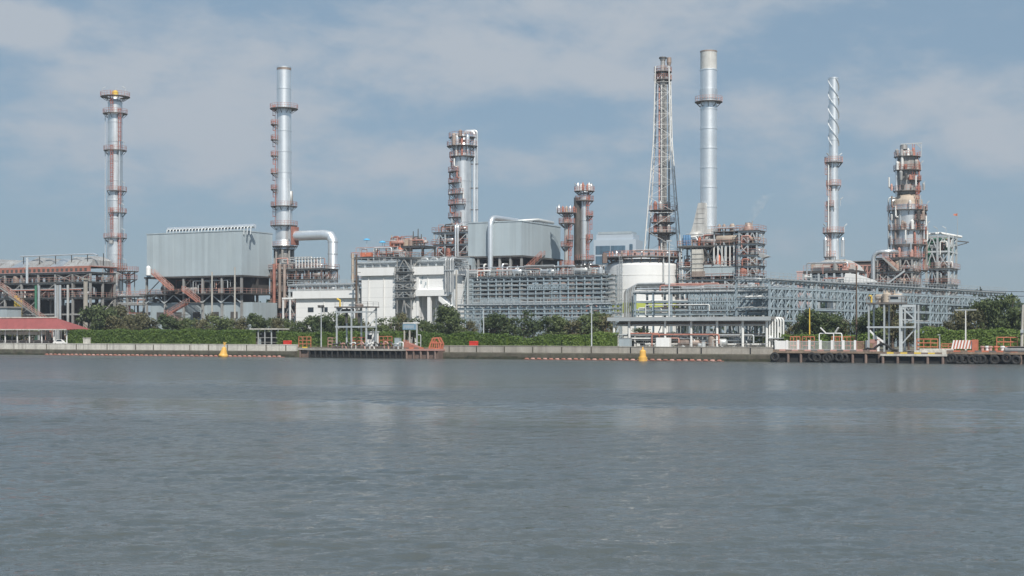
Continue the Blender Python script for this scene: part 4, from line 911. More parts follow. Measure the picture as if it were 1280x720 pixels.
# second cladded block
d = 70
t, Wc, Dc, z = cladded_block(585, 652, 52, d, 278, 320, 345, 358, 'smaller pale cladded block seen on its corner behind the dense pipe rack', 91)
z = pz(640, d); MB().path([(2, Dc*.45, z(273)), (Wc-.5, Dc*.45, z(271.5)), (Wc-.5, Dc*.85, z(272.5))], .4, 10).build('header_pipe', 'galv', t)
for i in range(14): MB().elbow([(2+i*(Wc-3)/14, Dc*.45, z(273)), (2+i*(Wc-3)/14, Dc*.45-1.3, z(273)-.1), (2+i*(Wc-3)/14, Dc*.45-1.5, z(282))], .14, .4, 6, 3).build('branch_pipe', 'pipe_grey', t)
for i in range(8): MB().elbow([(Wc-.5, Dc*(.47+i*.05), z(272)), (Wc-2, Dc*(.47+i*.05), z(273)), (Wc-2.1, Dc*(.47+i*.05), z(282))], .14, .4, 6, 3).build('branch_pipe', 'pipe_grey', t)
MB().elbow([(FRONT(585, 616, d), -1.2, z(350)), (FRONT(585, 616, d), -1.2, z(271)), (FRONT(585, 616, d)+1.5, Dc*.45, z(272))], .66, 2.2, 14, 7).build('vapour_pipe', 'silver_bright', t)
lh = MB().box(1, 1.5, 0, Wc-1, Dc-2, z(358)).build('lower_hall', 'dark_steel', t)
for p, py in ((600, 338), (607, 330), (623, 335), (630, 330), (636, 334), (646, 336)): MB().elbow([(FRONT(585, p, d), -.8, z(346)), (FRONT(585, p, d), -.8, z(py)), (FRONT(585, p+3, d), .6, z(py))], .25, .5, 8).build('riser_pipe', ('silver_bright', 'white_pipe', 'orange_red')[p % 3], t)
stair_flight(t, (Wc+.8, -.5, z(345)), (Wc+2.3, 8, z(318)), 1, 'rust_red', 'dark_steel', (0, 1))

# slim columns
d = 88; px = 730.5; z = pz(px, d); m = PM(px, d); Rr = 5.2*m
t = col_thing('distillation_column', 'medium silver column with a cluttered red top left of the glass office', px, d)
shaft_rings([(Rr, 0), (Rr, z(252)), (Rr*1.25, z(250)), (Rr*1.25, z(243)), (Rr*.6, z(238)), (.2, z(236))], 22, 4).build('shaft', 'silver', t)
for py, wd, a0, a1 in ((239, 7, -180, 180), (251, 6, -180, 180), (270, 5.5, -70, 50), (299, 5, -70, 60), (325, 7, -180, 180), (345, 7, -180, 180)): platform(t, Rr*1.1, wd*m, R(a0), R(a1), z(py))
st = [239, 251, 270, 299, 325, 345, 375]
for i in range(6): ladder(t, Rr, R(-60 if i % 2 else -25), z(st[i+1]), z(st[i])+1)
MB().path([(-Rr-.7, 0, 0), (-Rr-.7, 0, z(247))], .85*1.0, 10).build('overhead_pipe', 'dark_steel', t)
for k in range(6): 
    a = R(-160+k*55); MB().lathe([(.32, z(239)), (.35, z(239)+1.4), (.1, z(239)+2)], 9, 1.7*math.cos(a), 1.7*math.sin(a)).build('relief_valve', ('silver_bright', 'rust_red', 'white_pipe')[k % 3], t); 
for k in range(3): floodlamp(t, (-2+2*k, -1.4, z(239)), h=1.3, lean=.5)
for a in (-160, -90, -40): MB().elbow([(2*math.cos(R(a)), 2*math.sin(R(a)), z(350)), (2*math.cos(R(a)), 2*math.sin(R(a)), z(330)), (Rr*math.cos(R(a)), Rr*math.sin(R(a)), z(330))], .2, .5, 7).build('nozzle_pipe', 'silver_bright', t)
px = 708.5; d = 84; z = pz(px, d); m = PM(px, d); Rr = 3.3*m
t = col_thing('distillation_column', 'shorter thin column with a wide red platform head beside the second cladded block', px, d)
shaft_rings([(Rr, 0), (Rr, z(282)), (Rr*1.5, z(279)), (Rr*1.5, z(268)), (Rr*.5, z(264))], 18, 4).build('shaft', 'silver_dull', t)
for py, wd, a0, a1 in ((266, 9, -180, 180), (279, 7, -180, 180), (300, 5, -90, 90), (308, 4.5, -180, 180), (332, 6, -180, 180), (345, 8, -180, 180)): platform(t, Rr, wd*m, R(a0+90 if py == 266 else a0), R(a1+90 if py == 266 else a1), z(py))
st = [266, 279, 300, 308, 332, 345, 375]
for i in range(6): ladder(t, Rr, R(-50 if i % 2 else -100), z(st[i+1]), z(st[i])+1)
for k in range(5): MB().lathe([(.28, z(266)), (.3, z(266)+1.1), (.1, z(266)+1.6)], 9, -1.9+k*.9, -1.0).build('relief_valve', ('silver_bright', 'rust_red', 'tan')[k % 3], t)
floodlamp(t, (-2.1, 0, z(266)), lean=-.3)
MB().path([(-2.4, .4, z(266)), (-2.4, .4, z(258))], [.25, .18], 7).build('vent_stack', 'silver_bright', t)
d = 74; z = pz(715, d); t = thing('process_structure', 'rust red structure full of pumps between the two slim columns and the white tank', 'process unit', AT(688, d)); Wc = FRONT(688, 758, d)
frame(t, Wc, 9, [z(395), z(378), z(360), z(345)], 6, 3, 'steel_grey', 'brown_steel', 'pale_red', 'deck_steel', .5, .32, 95)
for i, py in enumerate((395, 378, 360, 345)): kit_out(t, Wc, 7, z(py), 2.8, 12, 96+i, ('silver_dull', 'rust_red', 'orange_red', 'brown_metal', 'silver'), pipes=8)
MB().lathe([(1.8, z(360)), (1.8, z(352)), (1.2, z(348)), (.1, z(347))], 16, FRONT(688, 745, d), 1).build('vertical_vessel', 'dark_steel', t)

# dense pipe racks before the second block
d = 36; z = pz(665, d); t = thing('pipe_rack', 'dense grey blue pipe rack behind the middle river trees, lower front row', 'pipe rack', AT(571, d)); Lr_ = FRONT(571, 762, d)
pipe_rack(t, Lr_, 6, [z(403), z(397), z(391.5), z(386), z(380.5)], 17, 101, 'steel_blue', [(0.2, z(403)-.3, 1, 3, 2), (.2, z(403)-.3, 9, 10, 2), (.2, z(403)-.3, 14, 15, 2), (z(403), z(397)-.3, 0, 17, 2)], 9, 'galv', True, pw=.26, bh=.2, rr0=.06, rr1=.16, pal=('pipe_grey', 'steel_blue', 'steel_grey', 'galv', 'silver', 'steel_blue'))
d = 50; z = pz(665, d); t = thing('pipe_rack', 'dense grey pipe rack below the second cladded block, upper back row', 'pipe rack', AT(572, d)); 
pipe_rack(t, FRONT(572, 752, d), 8, [z(378), z(372.5), z(367), z(361.5), z(356), z(350.5), z(345)], 18, 103, 'steel_blue', [(z(378), z(372.5), 3, 8, 3), (z(361.5), z(356), 9, 14, 2)], 10, 'galv', True, pw=.24, bh=.18, rr0=.06, rr1=.17, pal=('pipe_grey', 'steel_blue', 'steel_grey', 'galv', 'silver', 'dark_steel'))
kit_out(t, FRONT(572, 752, d), 6, z(345), 2.5, 16, 104, ('silver', 'galv', 'orange_red', 'pipe_grey'), pipes=10)
kit_out(t, FRONT(572, 752, d), 6, 0, 7, 12, 105, ('silver', 'galv', 'brown_metal', 'dark_steel'), pipes=10)

# white storage tank
d = 74; px = 803; z = pz(px, d); m = PM(px, d); Rr = 45.5*m
t = col_thing('storage_tank', 'large white cylindrical tank with a red railed roof platform', px, d, 'tank')
MB().lathe([(Rr, 0), (Rr, z(333)), (Rr*.985, z(331)), (Rr*.8, z(326)), (.5, z(322))], 64).build('shell', 'white_paint', t)
MB().lathe([(Rr, z(391)), (Rr+.12, z(391)), (Rr+.12, z(379)), (Rr, z(379))], 64, cap=False).build('painted_band', 'lime', t)
b = MB()
for py in (345, 362, 376): b.lathe([(Rr, z(py)-.1), (Rr+.06, z(py)-.1), (Rr+.06, z(py)+.02), (Rr, z(py)+.02)], 64, cap=False)
b.build('weld_band', 'white_pipe', t)
MB().sector(Rr*.55, Rr*1.1, -PI, PI, z(322)-.25, z(322)).build('roof_platform', 'deck_steel', t)
rl = MB(); rail_arc(rl, Rr*1.08, -PI, PI, z(322), 1.2, .085); rl.build('railing', 'pale_red', t); rl = MB(); rail_arc(rl, Rr*.7, -PI, PI, z(322), 1.2, .085); rl.build('railing', 'pale_red', t)
for i in range(26):
    a = 2*PI*i/26; MB().bar((Rr*1.07*math.cos(a), Rr*1.07*math.sin(a), z(322)-.25), (Rr*1.0*math.cos(a), Rr*1.0*math.sin(a), z(329)), .2).build('bracket', 'brown_steel', t)
for i in range(14):
    a = R(-165+i*11.5); MB().lathe([(.22, z(322)), (.24, z(322)+.8), (.1, z(322)+1.2)], 9, Rr*.95*math.cos(a), Rr*.95*math.sin(a)).build('foam_box', ('rust_red', 'pale_red', 'silver_bright', 'brown_metal')[i % 4], t)
MB().path([(Rr*1.04*math.cos(a), Rr*1.04*math.sin(a), z(316)) for a in [R(-110+i*6) for i in range(18)]], .2, 8).build('foam_pipe', 'white_pipe', t)
for a in (-62,): MB().tube((Rr*1.03*math.cos(R(a)), Rr*1.03*math.sin(R(a)), 0), (Rr*1.03*math.cos(R(a)), Rr*1.03*math.sin(R(a)), z(318)), .18, 7).build('riser_pipe', 'pipe_grey', t)
ladder(t, Rr, R(-128), 0, z(322), 'galv'); 
MB().box(-Rr*1.12, -Rr*.5, z(330), -Rr*1.0, -Rr*.2, z(318)).build('side_platform', 'brown_steel', t)
t = thing('flood_mast', 'tall thin grey mast in front of the white tank', 'mast', AT(836.5, 20)); MB().lathe([(.26, 0), (.12, ZL(836.5, 302, 20))], 8).build('shaft', 'galv', t); MB().box(-.5, -.15, ZL(836.5, 302, 20), .5, .15, ZL(836.5, 300, 20)).build('lamp_head', 'galv', t)

# flare derrick
d = 98; px = 828.5; z = pz(px, d); m = PM(px, d)
t = col_thing('flare_tower', 'white lattice tower round a dark flare riser behind the white tank', px, d, 'flare tower', R(-12))
prof = [(0, 32*m), (z(308), 22*m), (z(178), 11.6*m), (z(84), 9.2*m)]
def hw(zz):
    for (z0, w0), (z1, w1) in zip(prof[:-1], prof[1:]):
        if zz <= z1+1e-6: return (w0+(w1-w0)*(zz-z0)/(z1-z0))*.92
    return prof[-1][1]*.92
lv = [0]; 
while lv[-1] < z(84)-2: lv.append(lv[-1]+max(2.6, hw(lv[-1])*1.15))
lv[-1] = z(84)
for sx, sy in ((1, 1), (1, -1), (-1, 1), (-1, -1)):
    MB().path([(sx*hw(q_), sy*hw(q_), q_) for q_ in lv], .16, 6).build('leg', 'white_pipe', t)
for i in range(len(lv)-1):
    b = MB(); a, c = hw(lv[i]), hw(lv[i+1]); z0, z1 = lv[i], lv[i+1]
    for k in range(4):
        rot = lambda x, y: [(x, y), (-y, x), (-x, -y), (y, -x)][k]
        p0 = rot(-a, -a); p1 = rot(a, -a); q0 = rot(-c, -c); q1 = rot(c, -c); w_ = .065
        b.bar((*(p0 if i % 2 else p1), z0), (*(q1 if i % 2 else q0), z1), w_); b.bar((*q0, z1), (*q1, z1), w_)
    b.build('lattice_panel', 'white_pipe', t)
MB().lathe([(.6, 0), (.6, z(84)), (.55, z(80)), (.55, z(76)), (.75, z(75)), (.8, z(72))], 14).build('riser', 'silver_dull', t)
for k, (x, y, r_, tp, m_) in enumerate(((.8, -.6, .26, 84, 'steel_grey'), (-.8, -.5, .22, 88, 'pale_red'), (1.5, .3, .24, 76, 'silver_dull'), (-.2, -1.1, .16, 90, 'white_pipe'))): MB().path([(x, y, 0), (x, y, z(tp))], r_, 8).build('riser_pipe', m_, t)
MB().lathe([(.4, z(82)), (.6, z(78)), (.55, z(72))], 10, 1.5, .3).build('burner_tip', 'brown_metal', t); MB().lathe([(.6, z(74)), (1.0, z(73)), (.9, z(71.5))], 12).build('flare_tip', 'dark_steel', t)
ladder(t, .8, R(-75), 0, z(90), 'steel_grey')
zz = z(255)
while zz < z(90):
    MB().box(-1.0, -1.0, zz-.1, 1.0, .2, zz).build('guide_platform', 'steel_grey', t); zz += 4.6
for py, w_ in ((263, 3.4), (278, 2.9), (291, 3.5), (90, 1.7), (100, 1.7)): platform(t, .9, w_-.9 if py > 200 else 1.3, R(-180), R(180), z(py), 'rust_red', 'deck_steel')
for py in (263, 278, 291):
    for a in (-150, -100, -40): MB().lathe([(.45, z(py)), (.5, z(py)+1.6), (.2, z(py)+2.2)], 9, 2*math.cos(R(a)), 2*math.sin(R(a))).build('seal_drum', 'rust_red' if a < -100 else 'silver_dull', t)
MB().lathe([(1.3, z(300)), (1.3, z(268)), (.8, z(264))], 16).build('knockout_drum', 'brown_metal', t)
# ------------------------------------------------------------------ big stack and furnace unit
d = 80; px = 885.8; z = pz(px, d); m = PM(px, d); Rr = 10.3*m
t = col_thing('chimney_stack', 'tallest thick silver stack with one high ring platform', px, d, 'chimney')
shaft_rings([(Rr*1.0, z(307)), (Rr, z(87))], 34, 4.1, .1).build('shaft', 'silver_bright', t)
MB().lathe([(Rr*.995, z(87)), (Rr*.995, z(64.5)), (Rr*.9, z(64.5)), (Rr*.9, z(70))], 34).build('top_section', 'cream_metal', t); MB().lathe([(Rr, z(65.5)), (Rr*1.03, z(65.5)), (Rr*1.03, z(64)), (Rr*.95, z(64))], 34, cap=False).build('rim', 'brown_metal', t)
platform(t, Rr, 7*m, R(-180), R(180), z(127.5), 'pale_red'); MB().lathe([(Rr, z(124)), (Rr*1.08, z(124)), (Rr*1.08, z(112)), (Rr, z(112))], 34, cap=False).build('collar', 'silver', t)
ladder(t, Rr, R(100), z(300), z(110))
MB().lathe([(Rr*1.25, z(307)), (Rr*1.05, z(287))], 30, cap=False).build('skirt', 'silver_dull', t)
t = thing('flue_duct', 'pale tapered duct leaning against the foot of the tallest stack', 'duct', AT(866, 76)); k = PM(870, 76)
pl = [(7*k, z(255)), (15*k, z(255)), (15.5*k, z(302)), (-2*k, z(302)), (-3*k, z(292)), (1*k, z(279))]
MB().prism(pl, 1, 0, 3.6).build('duct_shell', 'cream_metal', t)
b = MB()
for py in (262, 268, 274, 280): b.box((8-(py-256)*.27)*k, -.06, z(py)-.06, 15.2*k, -.003, z(py))
b.build('stiffener', 'silver_dull', t); MB().hdrum((-1*k, -.4, z(297)), (9*k, -.4, z(297)), 1.3, 14).build('fan_casing', 'cream_metal', t)
d = 72; z = pz(885, d); t = thing('furnace_unit', 'tall furnace structure of pale steel posts and rusty decks below the tallest stack', 'process unit', AT(850, d)); F = lambda p: FRONT(850, p, d); Wc = F(921); Dd = 9.5
frame(t, Wc, Dd, [z(380), z(362), z(349), z(334), z(307)], 6, 3, 'galv', 'galv', 'pale_red', 'deck_steel', .6, .34, 111)
MB().box(-.3, -.9, z(309), F(893), 3, z(307)-.06).build('fan_deck', 'dark_steel', t); rl = MB(); rail_line(rl, [(-.2, -.8, z(307)), (F(893), -.8, z(307))]); rl.build('railing', 'pale_red', t)
for p in (856, 859, 862): MB().lathe([(.35, z(306)), (.4, z(297)), (.3, z(293))], 10, F(p), -.2).build('fan_motor', 'blue_paint', t)
MB().box(F(866), -.6, z(343), F(880), 2.5, z(311.5)).build('stair_shaft', 'pale_concrete', t)
b = MB()
for py in (317, 323, 329, 335): b.box(F(865.5), -.7, z(py)-.1, F(880.5), -.602, z(py)+.05)
b.build('shaft_band', 'steel_grey', t)
MB().box(F(880.5), -.4, z(345), F(903), 1.5, z(331)).box(F(903.3), -.4, z(345), F(920), 1.5, z(333)).build('furnace_wall', 'cladding', t)
MB().box(F(866), -.8, z(343)-.5, F(882), -.2, z(339)).build('guard_panel', 'brown_metal', t)
MB().box(F(882), 2.5, z(332), Wc-.5, 2.8, z(308.5)).build('inner_wall', 'dark_steel', t)
MB().hdrum((F(896), .6, z(299.5)), (F(930), .6, z(299.5)), 1.0, 16).build('drum', 'tan', t); MB().hdrum((F(884), 1.5, z(300)), (F(893), 1.5, z(300)), .9, 16).build('drum', 'brown_metal', t)
up = MB()
for p in (893, 905, 918, 928):
    for y in (0, 6): up.bar((F(p), y, z(307)), (F(p), y, z(286)), .28)
up.build('upper_frame', 'galv', t)
dk_ = MB().box(F(890), -.6, z(290)-.1, F(930), 7, z(290)).build('upper_deck', 'deck_steel', t); rl = MB(); rail_line(rl, [(F(890), -.5, z(290)), (F(930), -.5, z(290)), (F(930), 7, z(290))]); rl.build('railing', 'pale_red', dk_)
MB().box(F(893), .4, z(285.5), F(918), 4, z(284.2)).build('roof_sheet', 'silver_bright', t)
for p in (897, 903, 912, 914): MB().lathe([(.4, z(290)), (.4, z(282)), (.15, z(280))], 9, F(p), 1.2).build('relief_valve', ('brown_metal', 'silver', 'tan')[p % 3], t)
for i, py in enumerate((307, 334, 349, 362)): kit_out(t, Wc*.95, 6, z(py), 3.2, 11, 112+i, ('rust_red', 'silver_dull', 'brown_metal', 'tan', 'orange_red'), pipes=8)
for k_ in range(7): MB().bar((F(893+k_*5), -.25, z(333)), (F(893+k_*5), -.25, z(307)), .26).build('stud', 'white_pipe', t)
b = MB(); b.bar((F(880), -.5, z(308)), (F(893), -.5, z(331)), .3); b.bar((F(893), -.47, z(308)), (F(880), -.47, z(331)), .3); b.build('cross_brace', 'dark_steel', t)
t = thing('vent_stack', 'short rusty vent stack giving off steam on the furnace unit', 'vent', AT(935.5, 84, G+ZL(935, 307, 84)), 0); zz = ZL(935, 307, 84)
MB().lathe([(1.1, ZL(935, 360, 84)-zz), (1.1, ZL(935, 286, 84)-zz), (.7, ZL(935, 279, 84)-zz), (.7, ZL(935, 278.5, 84)-zz)], 14).build('shaft', 'brown_metal', t); platform(t, 1.1, 1.0, R(-180), R(180), ZL(935, 292, 84)-zz)
for a in (0, 120, 240): MB().path([(.9*math.cos(R(a)), .9*math.sin(R(a)), -14), (.9*math.cos(R(a)), .9*math.sin(R(a)), ZL(935, 276+a/60, 84)-zz)], .14, 6).build('pipe', 'silver_dull', t)
d = 70; t = thing('process_structure', 'rust and pale steel end tower of the furnace unit with a slanted chute', 'process unit', AT(924, d)); Wc = FRONT(924, 946, d); z = pz(935, d)
frame(t, Wc, 5, [z(380), z(362), z(345), z(332), z(318), z(304), z(288)], 3, 2, 'galv', 'galv', 'pale_red', 'deck_steel', .7, .3, 121)
for i, py in enumerate((362, 345, 332, 318, 304)): kit_out(t, Wc, 4, z(py), 2.4, 5, 122+i, ('rust_red', 'brown_metal', 'silver_dull', 'pale_red'), pipes=4)
MB().prism([(Wc-.5, z(318)), (Wc+.6, z(316)), (Wc+2.6, z(321)), (Wc+1.2, z(323))], 1, 0, 2.2).build('chute', 'silver_dull', t); MB().bar((Wc, 1, z(334)), (Wc+1.6, 1, z(322)), .2).build('brace', 'galv', t)
def steam():
    m = bpy.data.materials.new('steam'); m.use_nodes = True; t = m.node_tree; t.nodes.clear()
    v = t.nodes.new('ShaderNodeVolumePrincipled'); v.inputs['Color'].default_value = (.95, .95, .95, 1); v.inputs['Anisotropy'].default_value = -.2
    g = t.nodes.new('ShaderNodeTexCoord'); n = t.nodes.new('ShaderNodeTexNoise'); n.inputs['Scale'].default_value = .55; n.inputs['Detail'].default_value = 4; t.links.new(g.outputs['Object'], n.inputs['Vector'])
    r_ = t.nodes.new('ShaderNodeMapRange'); r_.inputs['From Min'].default_value = .45; r_.inputs['From Max'].default_value = .7; r_.inputs['To Max'].default_value = .24; t.links.new(n.outputs[0], r_.inputs['Value']); t.links.new(r_.outputs[0], v.inputs['Density'])
    o = t.nodes.new('ShaderNodeOutputMaterial'); t.links.new(v.outputs[0], o.inputs['Volume']); MATS['steam'] = m
    P0 = AT(937, 84, 0); b = MB(); k = PM(937, 84)
    pts = [(0, 0, 5+(416-278)*k), (.6, 0, 5+(416-271)*k), (1.6, 0, 5+(416-262)*k), (2.4, 0, 5+(416-253)*k), (4.0, 0, 5+(416-245)*k), (6.5, 0, 5+(416-242)*k)]
    b.path(pts, [.3, .9, 1.3, 1.4, 1.1, .04], 12); o = b.build('steam_plume', 'steam', None, (P0[0], P0[1], 0)); tag(o, 'faint white steam plume drifting from the rusty vent stack', None, None, 'stuff')
steam()

# ------------------------------------------------------------------ twisted stack on the right
d = 80; px = 1042; z = pz(px, d); m = PM(px, d); Rr = 5.9*m
t = col_thing('chimney_stack', 'slender silver stack with spiral fins round its top third', px, d, 'chimney')
shaft_rings([(Rr*1.35, 0), (Rr*1.2, z(338)), (Rr*1.05, z(290)), (Rr*.98, z(200)), (Rr*.98, z(97)), (Rr*.85, z(97))], 24, 4.5, .06).build('shaft', 'silver_bright', t)
for k in range(3):
    b = MB(); n = 84; z0, z1 = z(182), z(99); ph = 2*PI*k/3
    for i in range(n):
        vs = []
        for j in (i, i+1):
            a = ph-j/n*2*PI*1.55; zz = z0+(z1-z0)*j/n
            for r_, dz in ((Rr*.97, -.09), (Rr*1.19, -.09), (Rr*1.19, .09), (Rr*.97, .09)): vs.append((r_*math.cos(a), r_*math.sin(a), zz+dz))
        b.add(vs, [(q_, (q_+1) % 4, 4+(q_+1) % 4, 4+q_) for q_ in range(4)])
    b.build('spiral_fin', 'silver', t)
for py, wd, a0, a1 in ((203, 5.5, -180, 180), (232, 3.5, 100, 330), (258, 3.5, 120, 260), (291, 7.5, -180, 180), (321, 6.5, 100, 270)): platform(t, Rr, wd*m, R(a0), R(a1), z(py), 'pale_red')
st = [203, 232, 258, 291, 321, 345]
for i in range(5): ladder(t, Rr, R(215 if i % 2 else 195), z(st[i+1]), z(st[i])+1, 'pale_red')
MB().path([(-Rr-.3, -.9, z(335)), (-Rr-.3, -.9, z(205))], .16, 6).build('pipe', 'white_pipe', t)
for x, py in ((1.0, 203), (-1.3, 203), (2.1, 291), (-2, 291), (1.2, 258)): floodlamp(t, (x, -1.2, z(py)), h=1.4, lean=-.6 if x > 0 else .5)
for s_ in (-1, 1): MB().lathe([(.45, z(321)), (.45, z(300)), (.2, z(297))], 10, s_*1.9, -.6).build('side_vessel', 'silver', t)
d = 74; z = pz(1050, d); t = thing('furnace_house', 'low pale roofed furnace house round the foot of the spiral finned stack', 'building', AT(1004, d)); F = lambda p: FRONT(1004, p, d); Wc = F(1072)
MB().box(0, 0, z(341), Wc, 8, z(338)).build('deck', 'dark_steel', t)
for i in range(8):
    for y in (.3, 7.5): MB().box(Wc*i/7-.22, y-.22, 0, Wc*i/7+.22, y+.22, z(341)-.004).build('post', 'galv', t)
MB().prism([(F(1012), z(338)+.003), (F(1018), z(328)), (F(1032), z(324)), (F(1054), z(324)), (F(1066), z(331)), (F(1071), z(338)+.003)], 1, 1, 7).build('breeching', 'cream_metal', t)
MB().box(.5, 1, z(362), Wc-.3, 7, z(343)).build('burner_wall', 'cladding_grey', t)
MB().prism([(F(1000), z(346)), (F(1008), z(343)), (F(1014), z(346))], 1, -1.5, 2).build('hood', 'white_pipe', t); MB().prism([(F(1058), z(349)), (F(1060), z(342)), (F(1070), z(343)), (F(1096), z(352)), (F(1096), z(354)), (F(1058), z(354))], 1, -2.2, .5).build('lean_to_roof', 'white_pipe', t)
rl = MB(); rail_line(rl, [(0, .1, z(338)), (Wc, .1, z(338))]); rl.build('railing', 'pale_red', t); kit_out(t, Wc, 3, z(338), 2.6, 7, 131, ('tan', 'rust_red', 'silver', 'pale_red'), pipes=2); kit_out(t, Wc, 2, z(362), 3, 9, 132, ('pale_red', 'silver', 'galv'), pipes=6)
d = 108; z = pz(1080, d); t = thing('plant_hall', 'dark windowless hall with a red truss front between the spiral stack and the stepped column', 'building', AT(1066, d)); Wc = FRONT(1066, 1100, d)
MB().box(0, 0, 0, Wc, 9, z(327)).build('wall', 'dark_steel', t); MB().box(-.3, -.3, z(327)+.003, Wc+.3, 9.3, z(326)).build('roof', 'roof_grey', t)
for i in range(4): 
    b = MB(); x0 = Wc*.1+i*Wc*.16; b.bar((x0, -1, z(350)), (x0, -1, z(332)), .25); b.bar((x0, -1, z(350)), (x0+Wc*.16, -1, z(332)), .2); b.bar((x0, -1, z(332)), (x0+Wc*.16, -1, z(332)), .25); b.bar((x0, -1, z(341)), (x0+Wc*.16, -1, z(341)), .2); b.build('truss_panel', 'pale_red', t)

# ------------------------------------------------------------------ stepped column and its frames
d = 112; px = 1134; z = pz(px, d); m = PM(px, d); Ru = 11.2*m; Rm = 18.8*m
t = col_thing('distillation_column', 'massive stepped column with a cream shoulder and cluttered platforms at right', px, d)
shaft_rings([(Rm*.92, 0), (Rm*.92, z(310)), (Rm, z(306)), (Rm, z(256))], 34, 5).build('shaft', 'silver', t)
MB().lathe([(Rm, z(256)), (Rm*.97, z(251)), (Rm*.8, z(246)), (Ru, z(243))], 34).build('shoulder', 'tan', t)
shaft_rings([(Ru, z(243)), (Ru, z(208)), (Ru*1.04, z(206)), (Ru*1.04, z(196)), (Ru*.8, z(190)), (Ru*.3, z(187))], 28, 5).build('upper_shaft', 'silver_dull', t)
for py, wd, rr, a0, a1, rc in ((196, 5, Ru, -180, 180, 'pale_red'), (213, 5.5, Ru, -180, 180, 'rust_red'), (226, 6, Ru, -80, 60, 'rust_red'), (239, 6, Ru, -180, 180, 'pale_red'), (263, 6, Rm, -180, 180, 'rust_red'), (276, 5, Rm, -80, 40, 'pale_red'), (288, 5, Rm, -180, 180, 'rust_red'), (306, 5, Rm, -180, 180, 'pale_red'), (322, 5, Rm*.92, -180, 180, 'rust_red'), (338, 8, Rm*.92, -180, 180, 'pale_red')):
    platform(t, rr, wd*m, R(a0), R(a1), z(py), rc)
st = [186, 196, 213, 226, 239, 263, 276, 288, 306, 322, 338, 360]
for i in range(11): ladder(t, Ru if i < 4 else Rm, R(-35 if i % 2 else -70), z(st[i+1]), z(st[i])+.8, 'rust_red')
for k, (x, y, r_, t0_, t1_, m_) in enumerate(((-14, -3, 1.7, 260, 196, 'silver_bright'), (-9, -10, 1.9, 214, 190, 'white_pipe'), (-21, -6, 1.7, 340, 250, 'silver_bright'), (-18, -12, 1.3, 300, 262, 'brown_metal'), (17, -14, 1.2, 300, 265, 'silver'), (4, -20, 1.3, 330, 290, 'rust_red'), (21, -4, 1.8, 340, 285, 'brown_metal'), (-24, -2, 1.0, 345, 246, 'galv'), (12.5, -8, 1.0, 243, 200, 'rust_red'))):
    MB().elbow([(x*m, y*m, z(t0_)), (x*m, y*m, z(t1_)), (x*.3*m, y*.3*m, z(t1_)-.6)], r_*m, 1.0, 9).build('pipe', m_, t)
rr_ = random.Random(3)
for k in range(46):
    a = R(rr_.uniform(-175, 5)); i = rr_.randrange(1, 10); base = Ru if i < 4 else Rm; q_ = base+rr_.uniform(.35, .8); h_ = rr_.uniform(1.0, 2.4)
    MB().lathe([(rr_.uniform(.2, .5), z(st[i])), (rr_.uniform(.25, .5), z(st[i])+h_*.8), (.1, z(st[i])+h_)], 8, q_*math.cos(a), q_*math.sin(a)).build('side_vessel', rr_.choice(('rust_red', 'brown_metal', 'silver_dull', 'white_pipe', 'pale_red', 'dark_steel')), t)
for k in range(12):
    a = R(-170+k*15); i = 4+k % 6; MB().elbow([((Rm+.1)*math.cos(a), (Rm+.1)*math.sin(a), z(st[i])+.7), ((Rm+1)*math.cos(a), (Rm+1)*math.sin(a), z(st[i])+.7), ((Rm+1)*math.cos(a), (Rm+1)*math.sin(a), z(st[i])+3.2)], .2, .4, 7).build('nozzle_pipe', rr_.choice(('white_pipe', 'brown_metal', 'silver')), t)
b = MB(); b.bar((-1, -1, z(186)), (-1, -1, z(181)), .2); b.bar((-1.8, -1, z(181)), (3.2, -1, z(179.5)), .22); b.bar((1.8, -1, z(180)), (3.0, -1, z(186)), .18); b.bar((3.3, 0, z(196)), (3.3, 0, z(180)), .14); b.build('davit', 'galv', t)
MB().lathe([(.9, z(187)), (.9, z(182)), (.3, z(180.5))], 12, -.9, -.3).build('head_vessel', 'silver_dull', t)
for x, py in ((2.8, 213), (3.2, 239), (4.2, 263), (4.3, 288), (-3.8, 288)): floodlamp(t, (x, -1.6, z(py)), h=1.6, lean=-.6)
d = 100; z = pz(1125, d); t = thing('process_structure', 'two level steel structure with a pale curved pipe at the foot of the stepped column', 'process unit', AT(1097, d)); Wc = FRONT(1097, 1140, d)
frame(t, Wc, 7, [z(372), z(355), z(339), z(322)], 4, 3, 'steel_grey', 'steel_grey', 'pale_red', 'deck_steel', .8, .35, 141)
for i, py in enumerate((372, 355, 339)): kit_out(t, Wc, 5, z(py), 3.2, 9, 142+i, ('rust_red', 'silver_dull', 'brown_metal', 'silver', 'pale_red'), pipes=7)
MB().elbow([(-.8, -.9, 0), (-.8, -.9, z(315)), (Wc*.45, -.9, z(314)), (Wc*.45, 4, z(314))], .5, 1.8, 12).build('transfer_pipe', 'silver', t); stair_flight(t, (1.5, -1.6, z(322)), (Wc*.62, -1.6, z(339)), 1, 'pale_red', 'steel_grey')
b = MB(); b.bar((2.5, -.6, z(354)), (Wc*.8, -.6, z(339)), .35); b.build('brace', 'galv', t)
d = 116; z = pz(1180, d); t = thing('process_structure', 'tall pale steel frame with green pipes right of the stepped column', 'process unit', AT(1158, d)); Wc = FRONT(1158, 1186, d); Dd = 24*PM(1186, d)/.454
frame(t, Wc, Dd, [z(378), z(355), z(335), z(313), z(294)], 3, 3, 'galv', 'galv', 'pale_red', 'deck_steel', .8, .45, 151, decks=(0, 1, 2), over=.8)
for i, py in enumerate((378, 355, 335)): kit_out(t, Wc, Dd*.7, z(py), 3.2, 9, 152+i, ('rust_red', 'silver_dull', 'brown_metal', 'dark_steel'), pipes=6)
